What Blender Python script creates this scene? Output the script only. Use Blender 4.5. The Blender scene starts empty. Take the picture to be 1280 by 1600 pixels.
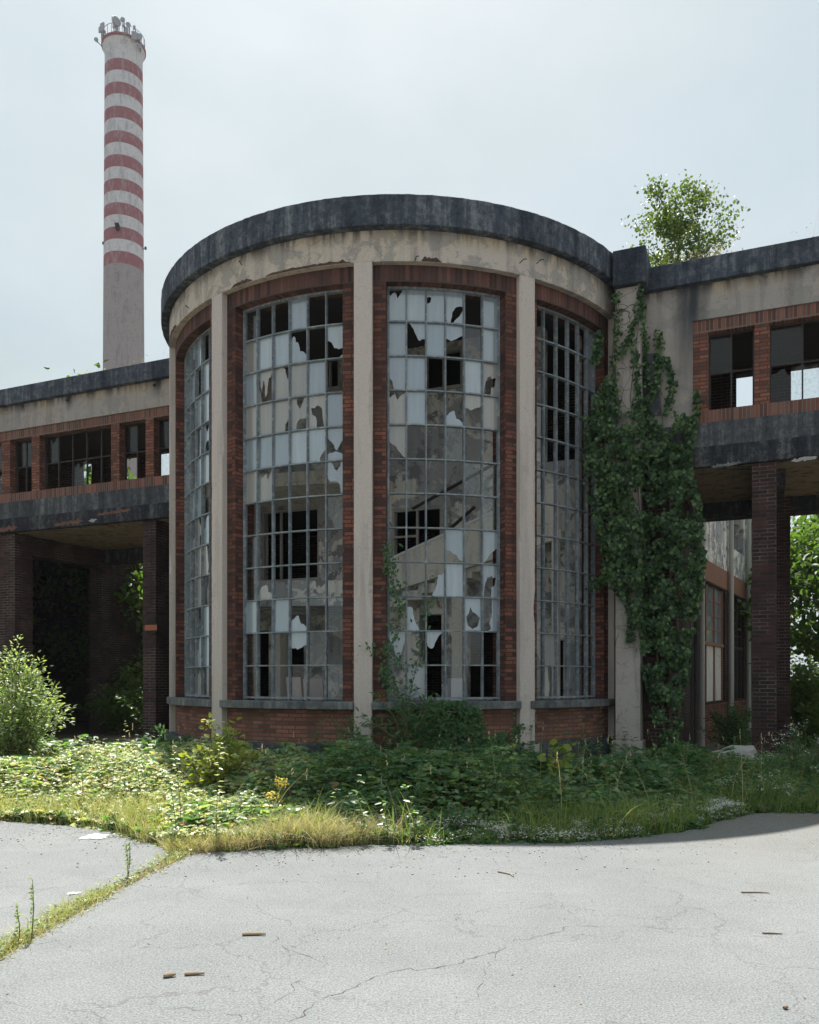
import bpy, bmesh, math, random
import numpy as np
from math import sin, cos, radians, pi
from mathutils import Vector, Matrix, noise as mnoise

random.seed(7)
rng = np.random.default_rng(7)
scene = bpy.context.scene
COL = scene.collection

# ------------------------------------------------------------------ camera
cam_d = bpy.data.cameras.new('camera')
cam = bpy.data.objects.new('camera', cam_d)
COL.objects.link(cam)
cam.location = (0, 0, 1.6)
cam.rotation_euler = (radians(90), 0, 0)
cam_d.sensor_fit = 'HORIZONTAL'
cam_d.sensor_width = 36.0
cam_d.lens = 36.0
cam_d.shift_y = 260 / 1280
cam_d.clip_start = 0.1
cam_d.clip_end = 5000
scene.camera = cam

# ------------------------------------------------------------------ sun and sky
SUN = Vector((-1.45, 5.3, 9.32)).normalized()          # towards the sun
SUN_EL = math.asin(SUN.z)
SUN_AZ = math.atan2(SUN.x, SUN.y)
sun_d = bpy.data.lights.new('sun', 'SUN')
sun_d.energy = 4.6
sun_d.angle = radians(0.6)
sun_d.color = (1.0, 0.97, 0.92)
sun = bpy.data.objects.new('sun', sun_d)
COL.objects.link(sun)
sun.rotation_euler = (-SUN).to_track_quat('-Z', 'Y').to_euler()

world = bpy.data.worlds.new('World')
scene.world = world
world.use_nodes = True
wn, wl = world.node_tree.nodes, world.node_tree.links
wn.clear()
w_out = wn.new('ShaderNodeOutputWorld')
w_bg = wn.new('ShaderNodeBackground')
w_bg.inputs['Strength'].default_value = 0.1
w_sky = wn.new('ShaderNodeTexSky')
w_sky.sky_type = 'NISHITA'
w_sky.sun_disc = False
w_sky.sun_elevation = SUN_EL
w_sky.sun_rotation = SUN_AZ
w_sky.air_density = 1.0
w_sky.dust_density = 2.5
w_tc = wn.new('ShaderNodeTexCoord')
w_map = wn.new('ShaderNodeMapping')
w_map.inputs['Scale'].default_value = (1.0, 1.0, 2.2)
w_map.inputs['Location'].default_value = (0.35, 0.1, 0.2)
w_noise = wn.new('ShaderNodeTexNoise')
w_noise.inputs['Scale'].default_value = 1.6
w_noise.inputs['Detail'].default_value = 5
w_noise.inputs['Roughness'].default_value = 0.5
w_ramp = wn.new('ShaderNodeMapRange')
w_ramp.inputs['From Min'].default_value = 0.30
w_ramp.inputs['From Max'].default_value = 0.72
w_ramp.inputs['To Min'].default_value = 0.80
w_ramp.inputs['To Max'].default_value = 1.0
w_mix = wn.new('ShaderNodeMix')
w_mix.data_type = 'RGBA'
w_mix.inputs[7].default_value = (2.72, 3.24, 3.36, 1)      # thin bright cloud veil
wl.new(w_tc.outputs['Generated'], w_map.inputs['Vector'])
wl.new(w_map.outputs['Vector'], w_noise.inputs['Vector'])
wl.new(w_noise.outputs['Fac'], w_ramp.inputs['Value'])
wl.new(w_ramp.outputs['Result'], w_mix.inputs[0])
w_n2 = wn.new('ShaderNodeTexNoise')
w_n2.inputs['Scale'].default_value = 2.3
w_n2.inputs['Detail'].default_value = 6
w_n2.inputs['Roughness'].default_value = 0.55
w_m2 = wn.new('ShaderNodeMapping')
w_m2.inputs['Location'].default_value = (1.7, 0.4, 0.9)
w_m2.inputs['Scale'].default_value = (1.0, 1.0, 1.8)
wl.new(w_tc.outputs['Generated'], w_m2.inputs['Vector'])
wl.new(w_m2.outputs['Vector'], w_n2.inputs['Vector'])
w_r2 = wn.new('ShaderNodeValToRGB')
w_r2.color_ramp.elements[0].position = 0.34
w_r2.color_ramp.elements[0].color = (2.62, 3.12, 3.26, 1)
w_r2.color_ramp.elements[1].position = 0.68
w_r2.color_ramp.elements[1].color = (3.22, 3.56, 3.58, 1)
wl.new(w_n2.outputs['Fac'], w_r2.inputs['Fac'])
wl.new(w_r2.outputs['Color'], w_mix.inputs[7])
wl.new(w_sky.outputs['Color'], w_mix.inputs[6])
wl.new(w_mix.outputs[2], w_bg.inputs['Color'])
wl.new(w_bg.outputs['Background'], w_out.inputs['Surface'])

vs = scene.view_settings
vs.view_transform = 'Standard'
vs.look = 'None'
vs.exposure = 1.1
vs.gamma = 1.0
vs.use_curve_mapping = False
scene.cycles.max_bounces = 8
scene.cycles.transparent_max_bounces = 16
scene.cycles.use_denoising = True

# ------------------------------------------------------------------ node helpers
class NT:
    def __init__(self, name):
        self.m = bpy.data.materials.new(name)
        self.m.use_nodes = True
        self.t = self.m.node_tree
        self.t.nodes.clear()
        self.out = self.n('ShaderNodeOutputMaterial')
    def n(self, t, **kw):
        nd = self.t.nodes.new(t)
        for k, v in kw.items():
            setattr(nd, k, v)
        return nd
    def l(self, a, b):
        self.t.links.new(a, b)
    def coord(self, kind='Object', scale=(1, 1, 1), rot=(0, 0, 0), loc=(0, 0, 0)):
        tc = self.n('ShaderNodeTexCoord')
        mp = self.n('ShaderNodeMapping')
        mp.inputs['Scale'].default_value = scale
        mp.inputs['Rotation'].default_value = rot
        mp.inputs['Location'].default_value = loc
        self.l(tc.outputs[kind], mp.inputs['Vector'])
        return mp.outputs['Vector']
    def noise(self, vec, scale=1, detail=4, rough=0.55, dist=0.0):
        nd = self.n('ShaderNodeTexNoise')
        nd.inputs['Scale'].default_value = scale
        nd.inputs['Detail'].default_value = detail
        nd.inputs['Roughness'].default_value = rough
        nd.inputs['Distortion'].default_value = dist
        self.l(vec, nd.inputs['Vector'])
        return nd.outputs['Fac']
    def ramp(self, fac, stops, interp='LINEAR'):
        r = self.n('ShaderNodeValToRGB')
        cr = r.color_ramp
        cr.interpolation = interp
        while len(cr.elements) > 1:
            cr.elements.remove(cr.elements[-1])
        for i, (p, c) in enumerate(stops):
            e = cr.elements[0] if i == 0 else cr.elements.new(p)
            e.position = p
            if not isinstance(c, (tuple, list)):
                c = (c, c, c)
            e.color = (c[0], c[1], c[2], 1)
        self.l(fac, r.inputs['Fac'])
        return r.outputs['Color']
    def rng(self, v, a, b, c=0.0, d=1.0):
        r = self.n('ShaderNodeMapRange')
        r.inputs['From Min'].default_value = a
        r.inputs['From Max'].default_value = b
        r.inputs['To Min'].default_value = c
        r.inputs['To Max'].default_value = d
        self.l(v, r.inputs['Value'])
        return r.outputs['Result']
    def mix(self, fac, a, b, mode='MIX'):
        m = self.n('ShaderNodeMix', data_type='RGBA', blend_type=mode)
        for k, v in ((0, fac), (6, a), (7, b)):
            inp = m.inputs[k]
            if isinstance(v, (int, float)):
                inp.default_value = v if k == 0 else (v, v, v, 1)
            elif isinstance(v, (tuple, list)):
                inp.default_value = (v[0], v[1], v[2], 1)
            else:
                self.l(v, inp)
        return m.outputs[2]
    def math(self, op, a, b=0.0):
        m = self.n('ShaderNodeMath', operation=op)
        for inp, v in ((m.inputs[0], a), (m.inputs[1], b)):
            if isinstance(v, (int, float)):
                inp.default_value = v
            else:
                self.l(v, inp)
        return m.outputs[0]
    def bump(self, h, strength=0.4, dist=0.01, prev=None):
        b = self.n('ShaderNodeBump')
        b.inputs['Strength'].default_value = strength
        b.inputs['Distance'].default_value = dist
        self.l(h, b.inputs['Height'])
        if prev is not None:
            self.l(prev, b.inputs['Normal'])
        return b.outputs['Normal']
    def finish(self, color, rough=0.85, normal=None, spec=0.3, metal=0.0):
        p = self.n('ShaderNodeBsdfPrincipled')
        if isinstance(color, (tuple, list)):
            p.inputs['Base Color'].default_value = (*color[:3], 1)
        else:
            self.l(color, p.inputs['Base Color'])
        if isinstance(rough, (int, float)):
            p.inputs['Roughness'].default_value = rough
        else:
            self.l(rough, p.inputs['Roughness'])
        p.inputs['Specular IOR Level'].default_value = spec
        p.inputs['Metallic'].default_value = metal
        if normal is not None:
            self.l(normal, p.inputs['Normal'])
        self.p = p
        self.l(p.outputs['BSDF'], self.out.inputs['Surface'])
        return self.m

MAT = {}

def plaster(name, base, dark, warm, seed=0.0, stain=0.5, crack=0.0, ztop=0.0, drips=(), peel=0.56):
    t = NT(name)
    c = t.coord('Object', loc=(seed, seed * 2, seed))
    big = t.noise(c, 0.9, 6, 0.62, 0.6)
    med = t.noise(c, 5.0, 6, 0.65, 0.3)
    st = t.noise(t.coord('Object', scale=(5, 5, 0.45), loc=(seed, 0, 0)), 1.0, 5, 0.6)
    fine = t.noise(c, 60, 4, 0.8)
    col = t.mix(t.rng(big, 0.35, 0.68), base, warm)
    col = t.mix(t.math('MULTIPLY', t.rng(st, 0.5, 0.72), stain), col, dark)
    patch = t.ramp(med, [(0.0, 0), (0.60, 0), (0.64, 1)])
    col = t.mix(t.math('MULTIPLY', patch, 0.35), col, dark)
    col = t.mix(t.rng(fine, 0.36, 0.62, 0.45, 0.0), col, t.mix(0.55, col, (0, 0, 0)))
    hgt = t.math('ADD', t.math('MULTIPLY', fine, 0.6), t.math('MULTIPLY', med, 0.6))
    if ztop:
        sp = t.n('ShaderNodeSeparateXYZ')
        t.l(t.coord('Object'), sp.inputs[0])
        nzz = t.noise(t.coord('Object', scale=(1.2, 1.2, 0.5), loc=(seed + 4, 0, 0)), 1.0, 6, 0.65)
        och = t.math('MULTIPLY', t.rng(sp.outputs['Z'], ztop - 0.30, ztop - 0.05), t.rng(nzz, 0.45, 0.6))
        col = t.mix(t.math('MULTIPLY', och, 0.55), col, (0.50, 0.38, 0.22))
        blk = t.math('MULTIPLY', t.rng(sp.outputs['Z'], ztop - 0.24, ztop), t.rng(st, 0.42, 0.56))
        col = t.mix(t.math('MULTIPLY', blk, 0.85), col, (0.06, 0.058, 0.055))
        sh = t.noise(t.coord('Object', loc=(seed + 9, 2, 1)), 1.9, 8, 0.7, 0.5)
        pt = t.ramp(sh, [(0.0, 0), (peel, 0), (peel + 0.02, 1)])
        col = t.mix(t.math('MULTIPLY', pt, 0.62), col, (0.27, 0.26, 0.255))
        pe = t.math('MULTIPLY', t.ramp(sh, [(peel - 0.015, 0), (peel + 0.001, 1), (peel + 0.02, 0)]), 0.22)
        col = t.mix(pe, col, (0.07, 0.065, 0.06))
        for (qx, qy, qz, wd, ln) in drips:
            df = t.n('ShaderNodeVectorMath', operation='SUBTRACT')
            t.l(t.coord('Object'), df.inputs[0]); df.inputs[1].default_value = (qx, qy, qz)
            sq = t.n('ShaderNodeSeparateXYZ'); t.l(df.outputs[0], sq.inputs[0])
            sd = t.math('ABSOLUTE', t.math('ADD', sq.outputs['X'], t.math('MULTIPLY', t.math('SUBTRACT', nzz, 0.5), 0.3)))
            mk = t.math('MULTIPLY', t.rng(sd, wd, wd * .25), t.rng(sq.outputs['Z'], -ln, -ln * .2))
            col = t.mix(t.math('MULTIPLY', mk, t.rng(st, 0.3, 0.5, 0.5, 0.95)), col, (0.045, 0.05, 0.06))
        hgt = t.math('SUBTRACT', hgt, t.math('MULTIPLY', pt, 1.5))
    if crack:
        dv = t.n('ShaderNodeVectorMath', operation='MULTIPLY_ADD')
        nz = t.n('ShaderNodeTexNoise')
        nz.inputs['Scale'].default_value = 2.5
        t.l(c, nz.inputs['Vector'])
        t.l(nz.outputs['Color'], dv.inputs[0])
        dv.inputs[1].default_value = (0.35, 0.35, 0.35)
        t.l(c, dv.inputs[2])
        vo = t.n('ShaderNodeTexVoronoi', feature='DISTANCE_TO_EDGE')
        vo.inputs['Scale'].default_value = 3.2
        t.l(dv.outputs[0], vo.inputs['Vector'])
        ck = t.ramp(vo.outputs['Distance'], [(0.0, 1), (0.025, 0)])
        ck = t.math('MULTIPLY', t.math('MULTIPLY', ck, crack), t.rng(big, 0.42, 0.58))
        col = t.mix(ck, col, (0.05, 0.045, 0.04))
    return t.finish(col, 0.92, t.bump(hgt, 0.35, 0.006), 0.2)

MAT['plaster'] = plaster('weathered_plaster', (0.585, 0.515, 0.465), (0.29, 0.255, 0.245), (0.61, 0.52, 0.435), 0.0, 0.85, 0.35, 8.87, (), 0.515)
MAT['plaster_column'] = plaster('roughcast_plaster', (0.61, 0.53, 0.495), (0.40, 0.345, 0.33), (0.62, 0.54, 0.49), 3.0, 0.75)
MAT['plaster_wing'] = plaster('wing_plaster', (0.40, 0.36, 0.34), (0.18, 0.17, 0.172), (0.42, 0.375, 0.335), 9.0, 0.55, 0.0, 8.66, ((-5.97, 19.36, 8.66, .2, .45), (-8.52, 20.44, 8.66, .16, .4), (-9.95, 21.0, 8.66, .1, .25), (5.05, 14.8, 8.66, .35, 2.2)))
MAT['plaster_cracked'] = plaster('cracked_plaster', (0.53, 0.475, 0.45), (0.18, 0.165, 0.168), (0.45, 0.395, 0.36), 5.0, 0.8, 1.0)

def concrete(name, dark, mid, light, seed=0.0, contrast=0.5):
    t = NT(name)
    c = t.coord('Object', loc=(seed, seed, 0))
    st = t.noise(t.coord('Object', scale=(5.5, 5.5, 0.5), loc=(seed, 0, 0)), 1.0, 8, 0.74)
    st2 = t.noise(t.coord('Object', scale=(1.1, 1.1, 0.2), loc=(seed, 3, 0)), 1.0, 4, 0.6)
    fine = t.noise(c, 38, 5, 0.75)
    blot = t.noise(c, 7, 7, 0.75, 0.3)
    col = t.ramp(t.math('ADD', t.math('MULTIPLY', st, 0.55), t.math('MULTIPLY', blot, 0.45)), [(0.34, dark), (0.5, mid), (0.64, light)])
    col = t.mix(t.rng(st2, 0.46, 0.66, 0, contrast), col, dark)
    col = t.mix(t.rng(fine, 0.55, 0.75, 0, 0.4), col, light)
    col = t.mix(t.rng(fine, 0.30, 0.45, 0.5, 0), col, (0.02, 0.02, 0.022))
    return t.finish(col, 0.95, t.bump(fine, 0.5, 0.012), 0.15)

MAT['cornice'] = concrete('blackened_concrete', (0.018, 0.024, 0.038), (0.075, 0.088, 0.112), (0.24, 0.255, 0.275), 0, 0.85)
MAT['beam'] = concrete('sooty_concrete', (0.025, 0.029, 0.038), (0.085, 0.09, 0.10), (0.21, 0.21, 0.215), 11, 0.7)
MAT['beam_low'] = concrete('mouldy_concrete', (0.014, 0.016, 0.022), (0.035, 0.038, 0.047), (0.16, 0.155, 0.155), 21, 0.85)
MAT['stone'] = concrete('grey_stone', (0.05, 0.055, 0.06), (0.15, 0.155, 0.16), (0.30, 0.30, 0.29), 31, 0.4)
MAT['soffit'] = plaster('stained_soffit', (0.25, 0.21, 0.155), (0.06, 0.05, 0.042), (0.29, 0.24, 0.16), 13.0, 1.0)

def brick(name, c1, c2, dark, mortar, bw=0.25, bh=0.068, ms=0.009, soot=0.6, swap=False, eff=0.0, seed=0.0):
    t = NT(name)
    uv = t.coord('UV', rot=(0, 0, radians(90) if swap else 0))
    b = t.n('ShaderNodeTexBrick')
    b.offset = 0.0 if swap else 0.5
    b.inputs['Scale'].default_value = 1.0
    b.inputs['Brick Width'].default_value = bw
    b.inputs['Row Height'].default_value = bh
    b.inputs['Mortar Size'].default_value = ms
    b.inputs['Mortar Smooth'].default_value = 0.25
    b.inputs['Bias'].default_value = -0.1
    b.inputs['Color1'].default_value = (0, 0, 0, 1)
    b.inputs['Color2'].default_value = (1, 1, 1, 1)
    b.inputs['Mortar'].default_value = (0.5, 0.5, 0.5, 1)
    wob = t.n('ShaderNodeVectorMath', operation='MULTIPLY_ADD')
    nz = t.n('ShaderNodeTexNoise')
    nz.inputs['Scale'].default_value = 9.0
    t.l(uv, nz.inputs['Vector'])
    t.l(nz.outputs['Color'], wob.inputs[0])
    wob.inputs[1].default_value = (0.008, 0.008, 0)
    t.l(uv, wob.inputs[2])
    t.l(wob.outputs[0], b.inputs['Vector'])
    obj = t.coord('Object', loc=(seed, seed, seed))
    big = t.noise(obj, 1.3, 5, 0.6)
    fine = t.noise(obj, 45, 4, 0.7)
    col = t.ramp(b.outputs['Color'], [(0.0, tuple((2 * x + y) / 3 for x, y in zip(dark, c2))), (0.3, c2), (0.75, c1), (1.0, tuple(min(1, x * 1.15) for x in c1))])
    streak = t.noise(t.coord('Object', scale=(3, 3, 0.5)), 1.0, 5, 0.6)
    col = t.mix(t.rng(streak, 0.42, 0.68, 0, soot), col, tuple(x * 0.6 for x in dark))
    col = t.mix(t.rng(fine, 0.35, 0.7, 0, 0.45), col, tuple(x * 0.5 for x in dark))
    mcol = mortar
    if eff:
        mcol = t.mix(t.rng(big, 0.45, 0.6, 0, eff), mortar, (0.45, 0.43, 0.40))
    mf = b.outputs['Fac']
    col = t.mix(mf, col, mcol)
    h = t.math('SUBTRACT', t.math('MULTIPLY', fine, 0.35), mf)
    return t.finish(col, 0.9, t.bump(h, 0.7, 0.008), 0.25)

RED1, RED2, RDK = (0.27, 0.10, 0.068), (0.155, 0.062, 0.048), (0.05, 0.03, 0.03)
MAT['brick'] = brick('red_brick', RED1, RED2, RDK, (0.05, 0.038, 0.034), soot=0.55)
MAT['brick_soldier'] = brick('red_soldier_brick', (0.21, 0.09, 0.072), (0.13, 0.064, 0.055), RDK, (0.075, 0.06, 0.055), swap=True, bw=0.30, soot=0.7)
MAT['brick_soldier_wing'] = brick('orange_soldier_brick', (0.30, 0.13, 0.095), (0.21, 0.095, 0.074), (0.10, 0.05, 0.04), (0.17, 0.15, 0.14), swap=True, bw=0.34, soot=0.35)
MAT['brick_wing'] = brick('orange_brick', (0.34, 0.132, 0.088), (0.235, 0.093, 0.066), (0.11, 0.05, 0.042), (0.06, 0.05, 0.045), soot=0.3)
MAT['brick_apron'] = brick('apron_brick', (0.38, 0.17, 0.12), (0.29, 0.128, 0.092), (0.12, 0.06, 0.05), (0.10, 0.08, 0.07), soot=0.5)
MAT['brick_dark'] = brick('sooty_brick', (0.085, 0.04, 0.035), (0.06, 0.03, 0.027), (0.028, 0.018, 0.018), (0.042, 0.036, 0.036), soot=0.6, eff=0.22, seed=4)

def simple(name, color, rough=0.8, var=0.35, scale=20, spec=0.3, metal=0.0, bump=0.2):
    t = NT(name)
    c = t.coord('Object')
    f = t.noise(c, scale, 5, 0.65)
    f2 = t.noise(c, scale * 0.15, 3, 0.6)
    col = t.mix(t.rng(f, 0.3, 0.7, 0, var), color, tuple(x * 0.45 for x in color))
    col = t.mix(t.rng(f2, 0.35, 0.7, 0, var * 0.6), col, tuple(min(1, x * 1.25) for x in color))
    return t.finish(col, rough, t.bump(f, bump, 0.004), spec, metal)

t = NT('flaking_steel_paint')
c = t.coord('Object')
f = t.noise(c, 26, 5, 0.7)
f2 = t.noise(c, 4, 4, 0.6)
col = t.mix(t.rng(f2, 0.35, 0.65), (0.27, 0.30, 0.33), (0.16, 0.19, 0.22))
col = t.mix(t.ramp(f, [(0.54, 0), (0.64, 0.8)]), col, (0.085, 0.075, 0.07))
col = t.mix(t.ramp(t.noise(c, 13, 4, 0.6), [(0.56, 0), (0.62, 0.6)]), col, (0.46, 0.46, 0.45))
MAT['steel'] = t.finish(col, 0.6, t.bump(f, 0.4, 0.004), 0.35)
MAT['dark_steel'] = simple('dark_rusty_steel', (0.055, 0.045, 0.045), 0.7, 0.5, 30)
MAT['pale_steel'] = simple('pale_painted_steel', (0.48, 0.47, 0.44), 0.6, 0.35, 22)

def frosted(name, a, b, transl=0.25, gloss=0.18, clear=0.0):
    t = NT(name)
    c = t.coord('Object')
    st = t.noise(t.coord('Object', scale=(14, 14, 1.1)), 1.0, 5, 0.65)
    sp = t.noise(c, 22, 5, 0.7)
    at = t.n('ShaderNodeAttribute', attribute_name='rnd')
    col = t.mix(at.outputs['Fac'], a, b)
    col = t.mix(t.rng(st, 0.4, 0.75, 0, 0.35), col, tuple(x * 0.6 for x in a))
    col = t.mix(t.rng(sp, 0.6, 0.8, 0, 0.5), col, (0.15, 0.14, 0.13))
    d = t.n('ShaderNodeBsdfDiffuse')
    t.l(col, d.inputs['Color'])
    tr = t.n('ShaderNodeBsdfTranslucent')
    t.l(col, tr.inputs['Color'])
    g = t.n('ShaderNodeBsdfGlossy')
    g.inputs['Roughness'].default_value = 0.12
    g.inputs['Color'].default_value = (1, 1, 1, 1)
    m1 = t.n('ShaderNodeMixShader')
    m1.inputs[0].default_value = transl
    t.l(d.outputs[0], m1.inputs[1]); t.l(tr.outputs[0], m1.inputs[2])
    sh = m1.outputs[0]
    tp = t.n('ShaderNodeBsdfTransparent')
    tp.inputs['Color'].default_value = (0.86, 0.90, 0.90, 1)
    m0 = t.n('ShaderNodeMixShader')
    dirt = t.math('MULTIPLY', t.rng(sp, 0.45, 0.8, 1.0, 0.7), clear)
    t.l(dirt, m0.inputs[0])
    t.l(sh, m0.inputs[1]); t.l(tp.outputs[0], m0.inputs[2])
    sh = m0.outputs[0]
    lw = t.n('ShaderNodeFresnel')
    lw.inputs['IOR'].default_value = 1.5
    m2 = t.n('ShaderNodeMixShader')
    t.l(t.math('ADD', t.math('MULTIPLY', lw.outputs[0], 1.6), gloss), m2.inputs[0])
    t.l(sh, m2.inputs[1]); t.l(g.outputs[0], m2.inputs[2])
    t.l(m2.outputs[0], t.out.inputs['Surface'])
    return t.m

MAT['glass_blue'] = frosted('sky_tinted_frosted_glass', (0.35, 0.43, 0.505), (0.54, 0.62, 0.69), 0.34, 0.06)  # frosted glass; its blue stands in for the sky's reflection
MAT['glass_tan'] = frosted('dusty_glass', (0.36, 0.345, 0.325), (0.52, 0.495, 0.465), 0.3, 0.03)
MAT['glass_clear'] = frosted('dirty_clear_glass', (0.25, 0.26, 0.26), (0.33, 0.34, 0.34), 0.3, 0.0, 0.965)
MAT['glass_dark'] = frosted('dark_window_glass', (0.03, 0.03, 0.03), (0.045, 0.045, 0.045), 0.1, -0.03, 0.97)

# peeling inside walls
t = NT('peeling_inner_plaster')
c = t.coord('Object')
n1 = t.noise(c, 1.1, 8, 0.66, 0.8)
n2 = t.noise(t.coord('Object', loc=(4, 7, 2)), 3.3, 8, 0.7, 0.4)
n3 = t.noise(t.coord('Object', scale=(7, 7, 0.6)), 1.0, 5, 0.6)
col = t.mix(t.ramp(n1, [(0.46, 0), (0.50, 1)]), (0.84, 0.80, 0.74), (0.46, 0.46, 0.47))
col = t.mix(t.ramp(n2, [(0.53, 0), (0.57, 1)]), col, (0.27, 0.27, 0.28))
col = t.mix(t.ramp(n2, [(0.30, 1), (0.36, 0)]), col, (0.66, 0.64, 0.60))
col = t.mix(t.rng(n3, 0.5, 0.75, 0, 0.5), col, (0.12, 0.115, 0.11))
MAT['inner'] = t.finish(col, 0.9, t.bump(n2, 0.6, 0.02), 0.2)
MAT['inner_dark'] = simple('dark_inner_surface', (0.06, 0.055, 0.055), 0.95, 0.5, 3)  # dark tone for inner surfaces, mottled at random
MAT['inner_pale'] = plaster('pale_inner_plaster', (0.86, 0.81, 0.74), (0.36, 0.34, 0.33), (0.78, 0.72, 0.63), 17.0, 0.7, 0.5)

# asphalt
t = NT('bleached_asphalt')
c = t.coord('Object')
fine = t.noise(c, 85, 4, 0.8)
grit = t.n('ShaderNodeTexVoronoi', feature='F1')
grit.inputs['Scale'].default_value = 75
t.l(c, grit.inputs['Vector'])
big = t.noise(c, 0.45, 6, 0.6)
band = t.noise(t.coord('Object', scale=(0.5, 3.0, 1)), 0.9, 5, 0.6)
col = t.mix(t.rng(big, 0.36, 0.64), (0.172, 0.18, 0.18), (0.216, 0.222, 0.219))
mot = t.noise(c, 2.6, 6, 0.7, 0.4)
col = t.mix(t.rng(mot, 0.44, 0.66, 0, 0.3), col, (0.13, 0.135, 0.137))
col = t.mix(t.rng(band, 0.45, 0.7, 0, 0.28), col, (0.155, 0.161, 0.16))
sepc = t.n('ShaderNodeSeparateXYZ')
t.l(c, sepc.inputs[0])
warm = t.math('MULTIPLY', t.math('MULTIPLY', t.rng(sepc.outputs['X'], 0.5, 4.5), t.rng(sepc.outputs['Y'], 5.5, 9.0)), t.rng(t.noise(c, 0.8, 5, 0.6), 0.3, 0.6))
col = t.mix(t.math('MULTIPLY', warm, 0.8), col, (0.185, 0.165, 0.138))
col = t.mix(t.rng(fine, 0.50, 0.66, 0, 0.75), col, (0.30, 0.31, 0.31))
col = t.mix(t.rng(fine, 0.34, 0.49, 0.7, 0), col, (0.045, 0.047, 0.05))
g2 = t.noise(c, 30, 5, 0.8)
col = t.mix(t.rng(g2, 0.34, 0.5, 0.3, 0), col, (0.06, 0.062, 0.066))
dv = t.n('ShaderNodeVectorMath', operation='MULTIPLY_ADD')
nz = t.n('ShaderNodeTexNoise')
nz.inputs['Scale'].default_value = 1.6
nz.inputs['Detail'].default_value = 7
nz.inputs['Roughness'].default_value = 0.65
t.l(c, nz.inputs['Vector'])
t.l(nz.outputs['Color'], dv.inputs[0])
dv.inputs[1].default_value = (0.9, 0.9, 0)
t.l(c, dv.inputs[2])
vo = t.n('ShaderNodeTexVoronoi', feature='DISTANCE_TO_EDGE')
vo.inputs['Scale'].default_value = 0.85
t.l(dv.outputs[0], vo.inputs['Vector'])
ck = t.ramp(vo.outputs['Distance'], [(0.0, 1), (0.0022, 0.5), (0.0045, 0)])
ck = t.math('MULTIPLY', ck, t.rng(t.noise(t.coord('Object', loc=(3, 1, 0)), 0.7, 3, 0.6), 0.36, 0.52))
col = t.mix(t.math('MULTIPLY', ck, 0.34), col, (0.085, 0.066, 0.056))
hh = t.math('SUBTRACT', t.math('ADD', t.math('MULTIPLY', fine, 0.6), t.math('MULTIPLY', grit.outputs['Distance'], 0.5)), t.math('MULTIPLY', ck, 1.5))
MAT['asphalt'] = t.finish(col, 0.93, t.bump(hh, 0.45, 0.006), 0.2)
MAT['crack'] = simple('crack_soil', (0.11, 0.088, 0.072), 1.0, 0.5, 40)
MAT['dirt'] = simple('dry_soil', (0.13, 0.105, 0.075), 1.0, 0.6, 14)

def leaf_mat(name, a, b, c3, transl=0.45, rough=0.5, accents=None, ttint=(2.3, 2.4, 0.9), spec=0.35):
    t = NT(name)
    at = t.n('ShaderNodeAttribute', attribute_name='rnd')
    stops = [(0.0, a), (0.5, b), (0.93, c3)]
    if accents:
        stops += [(0.955, accents)]
    col = t.ramp(at.outputs['Fac'], stops)
    p = t.n('ShaderNodeBsdfPrincipled')
    t.l(col, p.inputs['Base Color'])
    p.inputs['Roughness'].default_value = rough
    p.inputs['Specular IOR Level'].default_value = spec
    tr = t.n('ShaderNodeBsdfTranslucent')
    t.l(t.mix(1.0, col, ttint, 'MULTIPLY'), tr.inputs['Color'])
    m = t.n('ShaderNodeMixShader')
    m.inputs[0].default_value = transl
    t.l(p.outputs[0], m.inputs[1]); t.l(tr.outputs[0], m.inputs[2])
    t.l(m.outputs[0], t.out.inputs['Surface'])
    return t.m

MAT['leaf_bramble'] = leaf_mat('bramble_leaf', (0.065, 0.14, 0.065), (0.125, 0.215, 0.10), (0.27, 0.34, 0.16), 0.42, 0.4, (0.24, 0.14, 0.07), (2.3, 2.4, 0.9), 0.65)
MAT['leaf_sunlit'] = leaf_mat('sunlit_leaf', (0.34, 0.42, 0.22), (0.50, 0.54, 0.30), (0.66, 0.66, 0.44), 0.44, 0.42, (0.50, 0.32, 0.15), (1.35, 1.3, 0.6), 0.6)  # dry, yellower leaf, lightened further with sunlight put into its colour
MAT['leaf_bush'] = leaf_mat('bush_leaf', (0.15, 0.21, 0.11), (0.21, 0.27, 0.15), (0.30, 0.34, 0.22), 0.42, 0.4)
MAT['leaf_ivy'] = leaf_mat('ivy_leaf', (0.013, 0.042, 0.015), (0.026, 0.068, 0.022), (0.11, 0.18, 0.06), 0.2, 0.36)
MAT['leaf_ivy2'] = leaf_mat('young_ivy_leaf', (0.03, 0.085, 0.025), (0.045, 0.125, 0.035), (0.07, 0.16, 0.045), 0.3, 0.4)
MAT['leaf_vine'] = leaf_mat('vine_leaf', (0.14, 0.19, 0.045), (0.22, 0.26, 0.06), (0.34, 0.36, 0.10), 0.42, 0.45, None, (1.7, 1.7, 0.5))
MAT['leaf_tree'] = leaf_mat('tree_leaf', (0.035, 0.075, 0.02), (0.055, 0.105, 0.025), (0.09, 0.14, 0.03), 0.42, 0.45)
MAT['leaf_poplar'] = leaf_mat('poplar_leaf', (0.06, 0.10, 0.035), (0.095, 0.14, 0.045), (0.15, 0.18, 0.06), 0.3, 0.42)
MAT['leaf_buddleia'] = leaf_mat('buddleia_leaf', (0.035, 0.09, 0.04), (0.05, 0.12, 0.05), (0.085, 0.16, 0.06), 0.3, 0.5)
MAT['grass'] = leaf_mat('green_grass', (0.075, 0.14, 0.04), (0.12, 0.19, 0.055), (0.28, 0.28, 0.13), 0.4, 0.5)
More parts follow.
